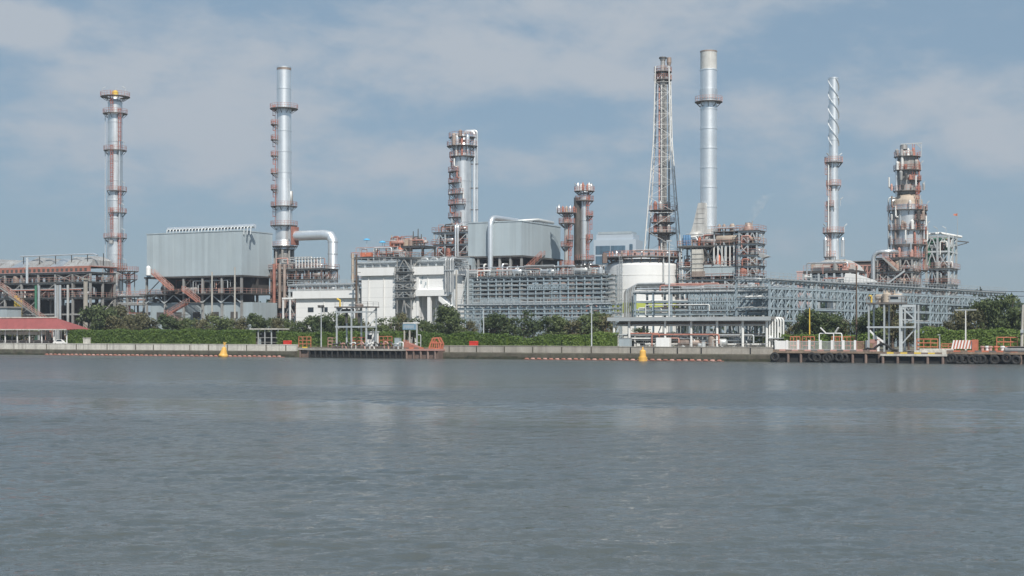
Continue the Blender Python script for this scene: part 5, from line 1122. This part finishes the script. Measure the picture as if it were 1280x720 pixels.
kit_out(t, Wc, Dd*.7, z(313), 3, 6, 156, ('green_pipe', 'silver_dull', 'dark_steel', 'silver'), pipes=6)
for k in range(4): MB().elbow([(.4, 1+k*2.2, z(332)), (.4, 1+k*2.2, z(300-k*2)), (Wc*.9, 1+k*2.2, z(300-k*2)), (Wc*.9, 1+k*2.2, z(318))], .38, .9, 9).build('green_pipe', 'green_pipe', t)
b = MB(); b.path([(-1, 1, z(292)), (Wc*.6, 1, z(291)), (Wc+1.5, Dd*.8, z(294))], .3, 8); b.build('header_pipe', 'white_pipe', t); b = MB(); b.bar((Wc-.5, Dd, z(298)), (Wc+2.6, Dd+1.5, z(300)), .25); b.bar((Wc-1, Dd, z(306)), (Wc+2.2, Dd+1.4, z(301)), .2); b.build('hoist_beam', 'dark_steel', t)
for k in range(3): floodlamp(t, (.5+k*2, 0, z(294)), h=1.6, lean=.8)
t = thing('warning_flag', 'small red flag on a thin pole above the pale steel frame', 'flag', (*AT(1197, 122)[:2], G+ZL(1190, 294, 116)), TH); hh = ZL(1197, 266, 122)-ZL(1190, 294, 116)
MB().tube((0, 0, 0), (0, 0, hh), .06, 6).build('pole', 'galv', t); MB().add([(0, -.02, hh-.75), (-.45, .1, hh-.7), (-.95, -.05, hh-.55), (-.9, 0, hh-.2), (-.45, .12, hh-.2), (0, -.02, hh-.1), (0, .02, hh-.75), (-.45, .14, hh-.7), (-.95, -.01, hh-.55), (-.9, .04, hh-.2), (-.45, .16, hh-.2), (0, .02, hh-.1)],
    [(0, 1, 4, 5), (1, 2, 3, 4), (6, 11, 10, 7), (7, 10, 9, 8), (0, 5, 11, 6), (2, 8, 9, 3), (0, 6, 7, 1), (1, 7, 8, 2), (3, 9, 10, 4), (4, 10, 11, 5)]).build('cloth', 'orange_red', t)

# ------------------------------------------------------------------ right hand pipe racks, pipe shelter
d = 28; z = pz(885, d); t = thing('pipe_rack', 'grey blue pipe bridge with zigzag trusses crossing in front of the white tank', 'pipe rack', AT(794, d)); La = FRONT(794, 982, d)
pipe_rack(t, La, 6.5, [z(392), z(387)-.0, z(376), z(364.5)], 8, 161, 'steel_blue', [(z(386), z(376)-.3, 3, 8, 4), (z(376), z(364.5)-.3, 3, 8, 4)], 8, 'galv', True, pw=.36, bh=.26, rr0=.08, rr1=.2)
for k in range(6): MB().elbow([(-.6-k*.55, 1+k*.3, z(400)), (-.6-k*.55, 1+k*.3, z(353+k*1.3)), (6+k, 1+k*.3, z(353+k*1.3))], .19, 1.2, 8).build('loop_pipe', ('pipe_grey', 'galv', 'steel_grey')[k % 3], t)
for k in range(5): MB().path([(0, 1+k, z(359.5)), (La, 1+k, z(359.5))], .2, 8).build('pipe', ('silver', 'pipe_grey', 'galv')[k % 3], t)
kit_out(t, La*.95, 5, z(364.5), 2, 10, 162, ('galv', 'silver', 'pipe_grey'), pipes=6); kit_out(t, La, 5, z(392), 2, 10, 163, ('rust_red', 'galv', 'brown_metal', 'pale_red'), pipes=8)
PA = Vector((U(962)*266, 266, 0)); PB = Vector((122.5, 358, 0)); ang = math.atan2(PB.y-PA.y, PB.x-PA.x); Lb = (PB-PA).length
t = thing('pipe_rack', 'long grey blue pipe bridge running away to the right below the stepped column', 'pipe rack', (PA.x, PA.y, G), ang); zt = 12.9
pipe_rack(t, Lb, 7, [5.4, 7.6, 9.6, 11.4, zt], 13, 165, 'steel_blue', [(5.4, 7.3, 3, 5, 3), (7.6, 9.3, 3, 5, 3), (5.4, 7.3, 8, 9, 3), (7.6, 9.3, 8, 9, 3), (9.6, 11.1, 0, 13, 3), (.3, 5.1, 3, 4, 2), (.3, 5.1, 8, 9, 2), (5.4, 7.3, 0, 2, 3), (7.6, 9.3, 0, 2, 3)], 8, 'galv', True, pw=.36, bh=.28, rr0=.08, rr1=.2)
sb = MB()
for i in range(62): sb.box(Lb*i/62, -.30, zt-.9, Lb*i/62+.28, -.145, zt-.38)
sb.build('pipe_shoe', 'dark_steel', t)
d = 7; z = pz(870, d); t = thing('pipe_shelter', 'long flat roofed open pipe shelter on white posts at the waterside', 'shelter', AT(765, d)); Ls = FRONT(765, 962, d); Ds = 8.5
MB().box(-.5, -.8, z(399.3), Ls+.4, Ds, z(396)).build('roof', 'roof_grey', t); MB().box(-.6, -.95, z(401), Ls+.5, -.81, z(396.5)).build('fascia', 'galv', t)
for p in (767, 786, 831, 863.5, 896, 928, 958):
    for y in (.2, Ds-1): MB().lathe([(.24, 0), (.24, z(399.3)-.004)], 10, FRONT(765, p, d), y).build('post', 'white_pipe', t)
for k in range(8): MB().path([(.5, .8+k*.75, z(406)+.3*(k % 3)), (Ls-.5, .8+k*.75, z(406)+.3*(k % 3))], .2, 8).build('pipe', ('pipe_grey', 'brown_metal', 'galv', 'dark_steel')[k % 4], t)
for k in range(5): MB().path([(6, 1.8+k*1.1, .9+.5*(k % 2)), (Ls-1, 1.8+k*1.1, .9+.5*(k % 2))], .22, 8).build('pipe', ('white_pipe', 'pipe_grey', 'galv')[k % 3], t)
kit_out(t, Ls, 6, 0, 3.2, 26, 171, ('galv', 'dark_steel', 'white_pipe', 'brown_metal', 'steel_grey', 'silver'), pipes=14)
rl = MB(); rail_line(rl, [(5, -.5, 0), (Ls, -.5, 0)], h=1.1, step=2); rl.build('railing', 'steel_grey', t)
t = thing('pipe_bend_bank', 'bank of fat white pipes bending down at the right end of the pipe shelter', 'pipe bundle', AT(964, 7)); 
for k in range(6): MB().elbow([(-4, 1.0+k*.5, z(399)+.2), (-.6+k*.36, 1.0+k*.5, z(399)+.2), (-.6+k*.36, 1.0+k*.5, -.4)], .17, .7, 12, 6).build('pipe', 'white_pipe', t)
MB().box(-1.0, .5, z(423), 1.6, 4.2, z(422)).build('clamp', 'galv', t)
t = thing('control_cabinet', 'blue grey cabinet at the left end of the pipe shelter', 'cabinet', AT(773.5, 4.5)); MB().box(0, 0, .15, 2.1, 1.2, 1.95).build('case', 'cladding_grey', t); MB().box(-.05, -.08, 1.953, 2.15, 1.25, 2.05).build('lid', 'galv', t); MB().box(.1, .1, 0, 2, 1.1, .149).build('plinth', 'concrete', t)
for x in (.08, 1.08): MB().box(x, -.04, .25, x+.94, -.002, 1.85).build('door', 'cladding_grey', t)
t = thing('control_cabinet', 'white cabinet row between posts of the pipe shelter', 'cabinet', AT(820, 5.5)); MB().box(0, 0, .12, 2.6, 1, 2.1).build('case', 'white_paint', t); MB().box(.1, .1, 0, 2.5, .9, .119).build('plinth', 'concrete', t)
for k in range(3): MB().box(.06+k*.84, -.04, .2, .86+k*.84, -.002, 2.0).build('door', 'white_paint', t)
# ------------------------------------------------------------------ jetty towers, booths, signs, barriers, lamps
d = -2.5; z = pz(440, d); zd = 1.85-G; t = thing('loading_tower', 'slim white steel loading tower on the black piled dock', 'loading tower', AT(421, d)); Wt = FRONT(421, 458, d); Dt = 3.6
tw = lambda x, y, top, m_='galv': MB().box(x-.13, y-.13, zd, x+.13, y+.13, top).build('post', m_, t)
for x in (0, Wt/2, Wt):
    for y in (0, Dt): tw(x, y, z(384.5))
MB().box(-.4, -.3, z(384.5)+.003, Wt+.5, Dt+.4, z(383)).build('platform', 'deck_steel', t); rl = MB(); rail_line(rl, [(-.3, -.2, z(383)), (Wt+.4, -.2, z(383)), (Wt+.4, Dt+.3, z(383))], h=.9); rl.build('railing', 'steel_grey', t)
b = MB()
for py in (409.5, 391): b.box(-.3, -.14, z(py), Wt+.3, .14, z(py)+.32); b.box(Wt-.14, -.1, z(py)+.01, Wt+.14, Dt, z(py)+.3)
b.build('beam', 'galv', t)
for (x0, x1, a, c) in ((0, Wt/2, 397, 385), (Wt/2, Wt, 397, 385)): b = MB(); b.bar((x0, -.05, z(a)), (x0+1.3, -.05, z(c)), .16); b.build('brace', 'galv', t)
b = MB(); b.bar((Wt, .2, z(409)), (Wt, Dt, z(397)), .16); b.bar((Wt, .2, z(397)), (Wt, Dt, z(386)), .16); b.build('brace', 'galv', t)
MB().box(Wt*.1, .3, z(391), Wt*.42, 1.8, z(386)).build('hose_reel', 'dark_steel', t); MB().lathe([(.8, z(383)), (.9, z(381)), (.5, z(379))], 14, Wt*.62, 1.5).build('hose_saddle', 'brown_metal', t)
for x in (Wt*.25, Wt*.68): MB().path([(x, .9, z(388)), (x+.1, .7, z(396)), (x, .8, z(404))], .28, 8).build('hose', 'dark_steel', t)
b = MB(); b.path([(0.1, 1, z(383)), (.1, 1, z(375)), (-.4, .6, z(373))], .2, 8); b.build('crane_arm', 'yellow', t)
t = thing('loading_hose_gear', 'tangle of dark valves and hoses along the black piled dock', 'valves', AT(414, -4)); z0 = zd; r = random.Random(8); Lh = FRONT(414, 502, -4)
for k in range(15):
    x = Lh*k/15; b = MB(); b.elbow([(x, .6, z0), (x, .6, z0+r.uniform(.8, 1.5)), (x+r.uniform(.6, 1.2), .5, z0+r.uniform(.8, 1.4)), (x+1.1, .5, z0)], .15, .35, 7); b.lathe([(.3, z0+.9), (.3, z0+1.0)], 10, x, .35); b.build('valve', r.choice(('dark_steel', 'dark_steel', 'galv', 'pale_red', 'white_pipe')), t)
MB().path([(0, .8, z0+.25), (Lh, .8, z0+.25)], .2, 8).build('pipe', 'dark_steel', t)
t = thing('guard_booth', 'small white booth with a dark window behind the slim loading tower', 'booth', AT(456.5, 3)); 
MB().box(0, 0, .1, 2.0, 1.9, 3.1).build('wall', 'white_paint', t); MB().box(-.15, -.15, 3.103, 2.15, 2.05, 3.3).build('roof', 'galv', t); MB().box(.55, -.04, 1.7, 1.6, .003, 2.6).build('window', 'glass_dark', t); MB().box(-.05, -.05, 0, 2.05, 1.95, .099).build('plinth', 'concrete', t)
t = thing('sign_gantry', 'blue grey notice board on pale posts right of the black piled dock', 'sign', AT(505, -1.5)); Wg = FRONT(505, 522, -1.5); z = pz(513, -1.5)
for x in (.1, 1.3, Wg-.15): MB().box(x-.12, -.1, -.1, x+.12, .1, z(413) if x < Wg-1 else z(402)).build('post', 'pole_concrete' if x < Wg-1 else 'galv', t)
bo = MB().box(-.2, -.16, z(412), Wg-.3, -.102, z(405)).build('board', 'sign_blue', t); MB().box(-.1, -.19, z(404.5), Wg+.4, .12, z(403)).build('top_beam', 'white_pipe', t)
b = MB()
for k in range(9): b.box(.05+k*.26, -.166, z(410.8)+(.12 if k % 2 else 0), .2+k*.26, -.161, z(406.6))
b.build('notice_stroke', 'galv', bo)
t = thing('steel_cabinet', 'grey steel cabinet left of the blue grey notice board', 'cabinet', AT(493, -1)); MB().box(0, 0, .1, 1.1, .8, 1.9).build('case', 'steel_blue', t); MB().box(-.05, -.05, 1.903, 1.15, .85, 2.0).build('lid', 'galv', t); MB().box(.1, -.03, .2, 1.0, -.002, 1.8).build('door', 'cladding_grey', t); MB().box(.05, .05, -.1, 1.05, .75, .099).build('plinth', 'concrete', t)
t = thing('stop_gate', 'pale tubular gate frame right of the blue grey notice board', 'gate', AT(521, -.8))
b = MB().elbow([(0, 0, -.1), (0, 0, 2.6), (.9, 0, 2.6), (.9, 0, -.1)], .08, .2, 7); b.build('frame', 'galv', t); MB().box(.05, -.03, 1.0, .85, .03, 1.1).build('bar', 'galv', t)

def orange_guard(px, d_, w_, h_, label, m_='orange_red', panels=3, z0=-.1):
    t = thing('safety_barrier', label, 'barrier', AT(px, d_), None, 'orange rails along the waterside')
    b = MB()
    for k in range(panels+1): b.bar((w_*k/panels, 0, z0), (w_*k/panels, 0, h_), .1)
    b.build('post', m_, t); b = MB()
    for f in (.35, .68, 1): b.bar((0, -.03, h_*f-.03), (w_, -.03, h_*f-.03), .12, .14)
    b.build('rail', m_, t); return t
orange_guard(373.5, .8, 3.0, 2.2, 'orange platform rail right of the small red box left of the black piled dock')
orange_guard(410, 1.5, 2.0, 2.0, 'pale orange rail left of the slim loading tower', 'pale_red', 2)
orange_guard(441, 1.2, 3.0, 2.1, 'orange rail behind the middle leg of the slim loading tower')
orange_guard(474, 1.6, 3.0, 2.3, 'orange rail right of the white booth')
orange_guard(1146, .6, 3.4, 2.0, 'bright orange rail right of the right loading tower')
orange_guard(1177, 3, 2.2, 1.2, 'low orange rail before the hedge left of the orange and white barrier', 'orange_red', 2)
orange_guard(1246, .8, 3.2, 2.3, 'bright orange rail by the concrete pole at far right')
for k, (a, b_) in enumerate(((988, 1000), (1003, 1018), (1040, 1054), (1054, 1068))): orange_guard(a, 2.5, FRONT(a, b_, 2.5), 2.35, f'orange rail behind the white fence, {ORD(k, 4)} of its four stretches', 'orange_red', 3)
t = thing('gangway', 'folded bright orange gangway heap on the landing block', 'gangway', AT(536, -2.6)); zb = 1.95-G
for y in (0, 1.0):
    b = MB(); pl = [(0, zb), (.9, zb+2.0), (2.0, zb+2.1), (2.7, zb+.9), (2.5, zb)]
    for p, q in zip(pl, pl[1:]+pl[:1]): b.bar((p[0], y, p[1]), (q[0], y, q[1]), .22)
    for k in range(5): b.bar((.2+k*.5, y, zb), (.5+k*.42, y, zb+1.2+.3*(k % 2)), .14)
    b.bar((.4, y, zb+1.1), (2.5, y, zb+1.1), .16); b.build('side_frame', 'orange_red', t)
MB().box(.1, .12, zb+.9, 2.4, .9, zb+1.05).build('tread', 'orange_red', t)
t = thing('gangway', 'low rusty orange ramp left of the orange gangway heap', 'gangway', AT(504, -3)); 
MB().prism([(0, zb), (0, zb+1.3), (1.2, zb+1.0), (3.4, zb+.25), (3.4, zb)], 1, 0, 1.4).build('ramp', 'rust_red', t); rl = MB(); rail_line(rl, [(0, .05, zb+1.2), (1.2, .05, zb+1.0)], h=.5, step=.6); rl.build('railing', 'orange_red', t)
for px_, lb in ((354, 'red box on the wall right end of the long hedge'), (586.5, 'red box before the hedge right of the orange gangway')):
    t = thing('fire_hose_box', lb, 'box', AT(px_, 1.5), None, 'red boxes on the river wall'); MB().box(0, 0, .1, 1.5, .9, 1.15).build('case', 'red_paint', t); MB().prism([(-.05, 1.153), (1.55, 1.153), (1.4, 1.4), (.1, 1.4)], 1, -.05, .95).build('lid', 'red_paint', t); MB().box(.1, .1, -.05, 1.4, .8, .099).build('plinth', 'concrete', t)
t = thing('carport', 'low open shed with a pale flat roof between the two hedges left', 'shed', AT(314, 10)); Wq = FRONT(314, 347, 10); z = pz(330, 10); MB().box(-.2, -.3, z(412), Wq+.2, 4, z(410.5)).build('roof', 'pale_concrete', t)
for k in range(5): MB().box(Wq*k/4-.1, .1, 0, Wq*k/4+.1, .3, z(412)-.003).build('post', 'galv', t)
MB().box(.2, 3.3, 0, Wq-.2, 3.5, z(415)).build('back_wall', 'dark_steel', t)
for h_ in (.9, 1.9): MB().box(0, .35, h_, Wq, 1.2, h_+.12).build('shelf', 'steel_grey', t)
def lamp(px, d_, ytop, label, head='arm', m_='galv'):
    t = thing('lamp_post', label, 'lamp', AT(px, d_)); h = ZL(px, ytop, d_); MB().lathe([(.14, 0), (.085, h)], 8).build('shaft', m_, t)
    b = MB()
    if head == 'tee': b.box(-1.7, -.1, h, 1.7, .1, h+.16)
    elif head == 'two': b.box(-.7, -.25, h-.2, -.15, .1, h+.25); b.box(.15, -.25, h-.2, .7, .1, h+.25); b.box(-.7, -.04, h-.28, .7, .04, h-.2)
    else: b.box(-.15, -.9, h, .15, .1, h+.14)
    b.build('lamp_head', 'galv' if head != 'two' else 'dark_steel', t); return t
lamp(401.5, 1.2, 383, 'thin pole with twin floodlights left of the slim loading tower', 'two')
lamp(739.5, 1.5, 381, 'plain grey lamp post left of the pipe shelter', 'arm')
lamp(604.5, 8, 385, 'grey lamp post before the hedge right of the tall white building', 'arm')
lamp(1207, -.4, 388, 'lamp post with a wide flat top above the orange and white barrier', 'tee', 'white_pipe')
lamp(1174.5, 2, 419, 'short lamp with a slanted head before the right hedge', 'arm')
lamp(1012, 14, 384, 'yellowish pole with a bent top left of the right river trees', 'arm', 'yellow')
t = upole(1277, -.4, 381, 'weathered leaning utility pole at the far right of the quay', None, .26, 0, 'pole_concrete'); t.rotation_euler = (0, R(1.5), TH); MB().box(-.2, -.5, ZL(1277, 416, 0), .25, .1, ZL(1277, 412, 0)).build('lamp_head', 'galv', t)
upole(1070.5, 3, 332, 'tall thin brown pole left of the right loading tower', None, .17, 0, 'bark')
# right loading tower
d = -2.2; z = pz(1110, d); zd = 1.85-G; t = thing('loading_tower', 'white steel loading tower with a brown equipment deck on the right dock', 'loading tower', AT(1086, d)); Wt = FRONT(1086, 1125, d); Dt = 3.6
for x in (0, Wt/2, Wt):
    for y in (0, Dt): tw(x, y, z(380))
MB().box(-.4, -.3, z(380)+.003, Wt+.4, Dt+.4, z(378)).build('platform', 'deck_steel', t); rl = MB(); rail_line(rl, [(-.3, -.2, z(378)), (Wt+.3, -.2, z(378)), (Wt+.3, Dt+.3, z(378))], h=1.0); rl.build('railing', 'brown_metal', t)
kit_out(t, Wt, 2.5, z(378), 2, 9, 181, ('brown_metal', 'brown_steel', 'tan', 'silver_dull'), pipes=0); MB().box(Wt*.65, -.2, z(378)+.01, Wt+.3, 1.6, z(369)).build('cabin', 'galv', t); MB().box(Wt*.7, -.24, z(374), Wt*.95, -.203, z(371)).build('window', 'glass_dark', t); b = MB(); b.path([(.2, 1, z(378)), (.2, 1, z(370)), (-.1, .7, z(369))], .18, 8); b.build('crane_arm', 'yellow', t)
b = MB(); b.box(-.3, -.14, z(410), Wt+2.6, .14, z(410)+.28); b.build('beam', 'galv', t)
for x in (Wt+.2, Wt+2.4):
    for y in (.4, 3): tw(x, y, z(381))
b = MB(); b.box(Wt+.1, .26, z(384), Wt+2.5, .54, z(381)); b.bar((Wt+.2, .4, z(384)), (Wt+2.4, .4, z(400)), .16); b.bar((Wt+2.4, .4, z(411)), (Wt+.2, .4, z(430)), .18); b.box(Wt+.1, .28, z(400), Wt+2.5, .52, z(399)); b.build('side_frame', 'galv', t)
tt = MB()
for k in range(4): tt.bar((Wt+.2+k*.55, .36, z(388)), (Wt+.47+k*.55, .36, z(384)), .1); tt.bar((Wt+.47+k*.55, .36, z(384)), (Wt+.75+k*.55, .36, z(388)), .1)
tt.build('truss_panel', 'galv', t)
t = thing('rubber_hose', 'black hose arched over the dock at the foot of the right loading tower', 'hose', AT(1090, -3.6)); zb = 1.9-G
MB().path([(0, 0, zb+.15), (.6, .1, zb+.7), (1.5, .1, zb+1.35), (2.4, 0, zb+1.1), (3.3, .1, zb+.35), (4.2, .1, zb+.2)], .2, 9).build('arch', 'rubber', t); MB().path([(-1.6, .4, zb+.15), (-.8, .3, zb+.5), (0, .2, zb+.4), (.7, .1, zb+.15)], .18, 9).build('coil', 'rubber', t)
# white fence on the right dock
d = -1.2; t = thing('white_fence', 'white posted mesh fence along the dock left of the right loading tower', 'fence', AT(970, d)); Lf = FRONT(970, 1098, d); z = pz(1030, d)
n = 10
for k in range(n): MB().box(Lf*k/(n-1)-.18, -.12, -.1, Lf*k/(n-1)+.18, .12, 1.75).build('post', 'white_paint', t)
for k in range(n-1):
    x0, x1 = Lf*k/(n-1)+.19, Lf*(k+1)/(n-1)-.19; b = MB()
    if k == 0: b.box(x0, -.05, .1, x1, .05, 1.6)
    else:
        for j in range(9): b.box(x0+(x1-x0)*j/9+.02, -.03, .1, x0+(x1-x0)*j/9+.08, .03, 1.55)
        for h_ in (.15, 1.5): b.box(x0, -.045, h_, x1, -.031, h_+.08)
    b.build('panel', 'white_paint' if k < 2 else 'pale_red' if k > 6 else 'galv', t)
t = thing('goalpost_frame', 'white tubular frame rising above the fence left of the right loading tower', 'frame', AT(1024, 1)); b = MB().elbow([(0, 0, -.1), (0, 0, 2.9), (3.9, 0, 2.9), (3.9, 0, -.1)], .1, .3, 7); b.bar((2.5, 0, 0), (2.5, 0, 2.85), .14); b.build('tube', 'white_paint', t); MB().bar((1.2, 0, 2.9), (.3, -.4, 3.9), .3, .2).bar((2.7, 0, 2.9), (3.4, -.3, 3.9), .25, .2).build('floodlight', 'white_pipe', t)
t = thing('folding_crane', 'white and red folded crane behind the right loading tower', 'crane', AT(1093, .6)); b = MB().bar((0, 0, 0), (.3, 0, 2.3), .4); b.bar((.3, 0, 2.3), (-.8, 0, 3.4), .25); b.bar((.3, 0, 2.3), (1.6, 0, 1.4), .3); b.build('boom', 'white_paint', t); MB().box(-.8, -.3, 1.2, .9, .5, 1.9).build('counterweight', 'pale_red', t)
t = thing('storage_crate', 'pale square crate at the left end of the white fence', 'crate', AT(968, -.3)); MB().box(0, 0, 0, 1.6, 1.2, 1.5).build('case', 'galv', t); MB().box(-.05, -.05, 1.503, 1.65, 1.25, 1.62).build('lid', 'white_paint', t)
# orange and white barrier
t = thing('striped_barrier', 'slanted orange and white striped barrier by the lamp with a wide top', 'barrier', AT(1189, -2.6)); zb = 1.9-G; Lx = FRONT(1189, 1216, -2.6); n = 14; A_ = MB(); B_ = MB()
for k in range(n):
    x0, x1 = Lx*k/n, Lx*(k+1)/n; (A_ if k % 2 else B_).add([(x0, 0, zb+.5), (x1, 0, zb+.5), (x1+.3, .1, zb+1.9), (x0+.3, .1, zb+1.9), (x0, .3, zb+.5), (x1, .3, zb+.5), (x1+.3, .4, zb+1.9), (x0+.3, .4, zb+1.9)], [(0, 1, 2, 3), (7, 6, 5, 4), (0, 4, 5, 1), (3, 2, 6, 7), (0, 3, 7, 4), (1, 5, 6, 2)])
A_.build('red_stripe', 'orange_red', t); B_.build('white_stripe', 'white_paint', t)
for x in (.3, Lx*.5, Lx-.1): MB().bar((x, .45, zb), (x+.2, .5, zb+1.8), .16).build('leg', 'orange_red', t)
MB().box(Lx-.1, -.2, zb, Lx+.75, .8, zb+2.0).build('end_box', 'orange_red', t)
for k, (px_, m_) in enumerate(((1228, 'pale_red'), (1234, 'white_paint'), (1238, 'pale_red'), (1245, 'orange_red'), (1253, 'white_paint'))):
    t = thing('mooring_bollard', f'short mooring post on the far right quay, {ORD(k, 5)} of five', 'bollard', AT(px_, -3.2, 1.9), 0, 'mooring posts on the right quay'); MB().lathe([(.28, 0), (.28, .7), (.4, .75), (.4, .95), (.2, 1.0)], 12).build('post', m_, t); MB().lathe([(.42, 0), (.42, .06)], 12).build('base_plate', 'brown_steel', t)
t = thing('floating_pontoon', 'low grey curved pontoon on the quay at far right', 'pontoon', AT(1256, -4.4, 1.9)); MB().hdrum((0, .8, .35), (9, .8, .35), .5, 12).build('hull', 'silver_dull', t); MB().box(.4, .3, .86, 8.6, 1.3, .95).build('deck', 'deck_steel', t)
t = thing('slab_stack', 'long pale concrete slab lying on the right quay behind the striped kerb', 'slab', AT(1143, -3, 1.56)); MB().box(0, 0, 0, 6.5, 1.8, .55).build('lower_slab', 'pale_concrete', t); MB().box(.8, .2, .553, 6.2, 1.6, .85).build('upper_slab', 'pale_concrete', t)
# power lines at the right and left
def wire(p, q, sag, label):
    p, q = Vector(p), Vector(q); t = thing('power_line', label, 'cable', (0, 0, 0), 0); b = MB(); n = 16
    b.path([p.lerp(q, i/n)-Vector((0, 0, sag*4*(i/n)*(1-i/n))) for i in range(n+1)], .045, 4); b.build('cable', 'black', t)
wire((U(1150)*330, 330, 5+60*330/1800), (U(1330)*240, 240, 5+52*240/1800), .6, 'upper dark cable crossing the sky at far right')
wire((U(1150)*330, 330, 5+55*330/1800), (U(1330)*240, 240, 5+46*240/1800), .6, 'lower dark cable crossing the sky at far right')

# ------------------------------------------------------------------ hedges and trees
hedge(82, 313, 5.5, 3.5, 2.2, 'long clipped hedge on the wall below the large cladded block', 301)
hedge(346, 402, 6, 3.0, 2.2, 'short hedge left of the slim loading tower', 302)
hedge(402, 500, 9, 3.0, 2.2, 'hedge behind the slim loading tower', 306)
hedge(520, 632, 5.5, 2.8, 2.2, 'clipped hedge right of the orange gangway', 303, uneven=.4)
hedge(632, 706, 6.5, 2.2, 2.2, 'lower thin hedge in the middle of the river wall', 304, uneven=.7)
hedge(704, 766, 5, 2.7, 2.6, 'rounded hedge left of the pipe shelter', 305, uneven=.5)
hedge(940, 1000, 10, 2.6, 2.2, 'hedge right of the white pipe bends', 307, uneven=.5)
hedge(1000, 1090, 12, 2.5, 2.5, 'hedge behind the white fence', 309, uneven=.5)
hedge(1146, 1300, 7, 3.4, 3.2, 'tall loose hedge behind the orange and white barrier', 308, uneven=.5)
TR = [('rusty cooler bank', [(8, 398, 4, 2.5), (20, 402, 2, 1.6), (96, 400, 1, 1.2)]),
      ('first tall column', [(116, 379, 0, 1.1), (133, 378, 1, 1.2), (150, 384, 2, 1.1), (143, 393, 5, 1.2)]),
      ('gap left of the cladded block', [(163, 391, 5, 1.2), (177, 388, 2, 1.2), (188, 394, 5, 1.1)]),
      ('large cladded block', [(209, 391, 0, 1.4), (222, 394, 1, 1.2), (238, 397, 4, 1.2), (252, 398, 5, 1.3), (265, 391, 2, 1.2), (278, 390, 1, 1.1), (290, 396, 5, 1.2), (304, 395, 2, 1.2), (320, 391, 0, 1.2), (333, 393, 4, 1.2)]),
      ('banded stack', [(347, 394, 2, 1.2), (360, 397, 1, 1.1)]),
      ('low white building', [(378, 397, 4, 1.2), (392, 394, 0, 1.2), (404, 390, 1, 1.2), (417, 391, 3, 1.2), (431, 391, 0, 1.1), (444, 394, 1, 1.2)]),
      ('tall white building', [(457, 399, 2, 1.2), (474, 395, 3, 1.2), (489, 396, 3, 1.3), (503, 392, 2, 1.2), (517, 395, 3, 1.2), (531, 398, 0, 1.4), (543, 398, 1, 1.2)]),
      ('grey hall', [(558, 380, 0, 1.1), (568, 390, 1, 1.2)]),
      ('dense grey blue pipe rack', [(588, 398, 2, 1.2), (617, 387, 0, 1.3), (632, 389, 1, 1.2), (661, 388, 3, 1.2), (688, 391, 4, 1.1), (699, 390, 0, 1.2), (716, 400, 5, 1.2), (737, 389, 1, 1.2), (748, 386, 0, 1.2), (757, 391, 5, 1.0)]),
      ('pipe shelter roof', [(800, 407, 4, 1.4), (845, 411, 1, 1.3), (905, 411, 4, 1.3)]),
      ('zigzag truss pipe bridge', [(992, 402, 5, 1.2), (1006, 390, 1, 1.1), (1018, 386, 0, 1.2), (1030, 388, 4, 1.1), (1041, 388, 1, 1.2), (1053, 399, 2, 1.2)]),
      ('long receding pipe bridge', [(1077, 391, 1, 1.2), (1093, 384, 0, 1.1), (1108, 387, 4, 1.2), (1116, 372, 5, .8), (1136, 404, 2, 1.2), (1166, 407, 5, 1.3), (1186, 402, 2, 1.2)]),
      ('far right sky', [(1202, 388, 2, 1.2), (1216, 384, 5, 1.1), (1229, 374, 0, 1.0), (1246, 363, 1, .95), (1262, 368, 3, .9), (1274, 381, 4, 1.0), (1290, 378, 0, 1.0)])]
FORM = ['full dark green', 'broad dark green', 'sparse olive', 'open airy', 'spreading green', 'dry olive']
rt = random.Random(12)
for where, lst in TR:
    forms = [k[2] for k in lst]
    for i, (px, ytop, kind, wide) in enumerate(lst):
        dd = rt.uniform(15, 24); h = ZL(px, ytop+1.5+rt.uniform(-1, 4), dd)
        nth = ORD(i, len(lst))
        tree(px, dd, h, kind, f'{FORM[kind]} tree, {nth} before the {where}', wide=wide*rt.uniform(.8, 1.1))
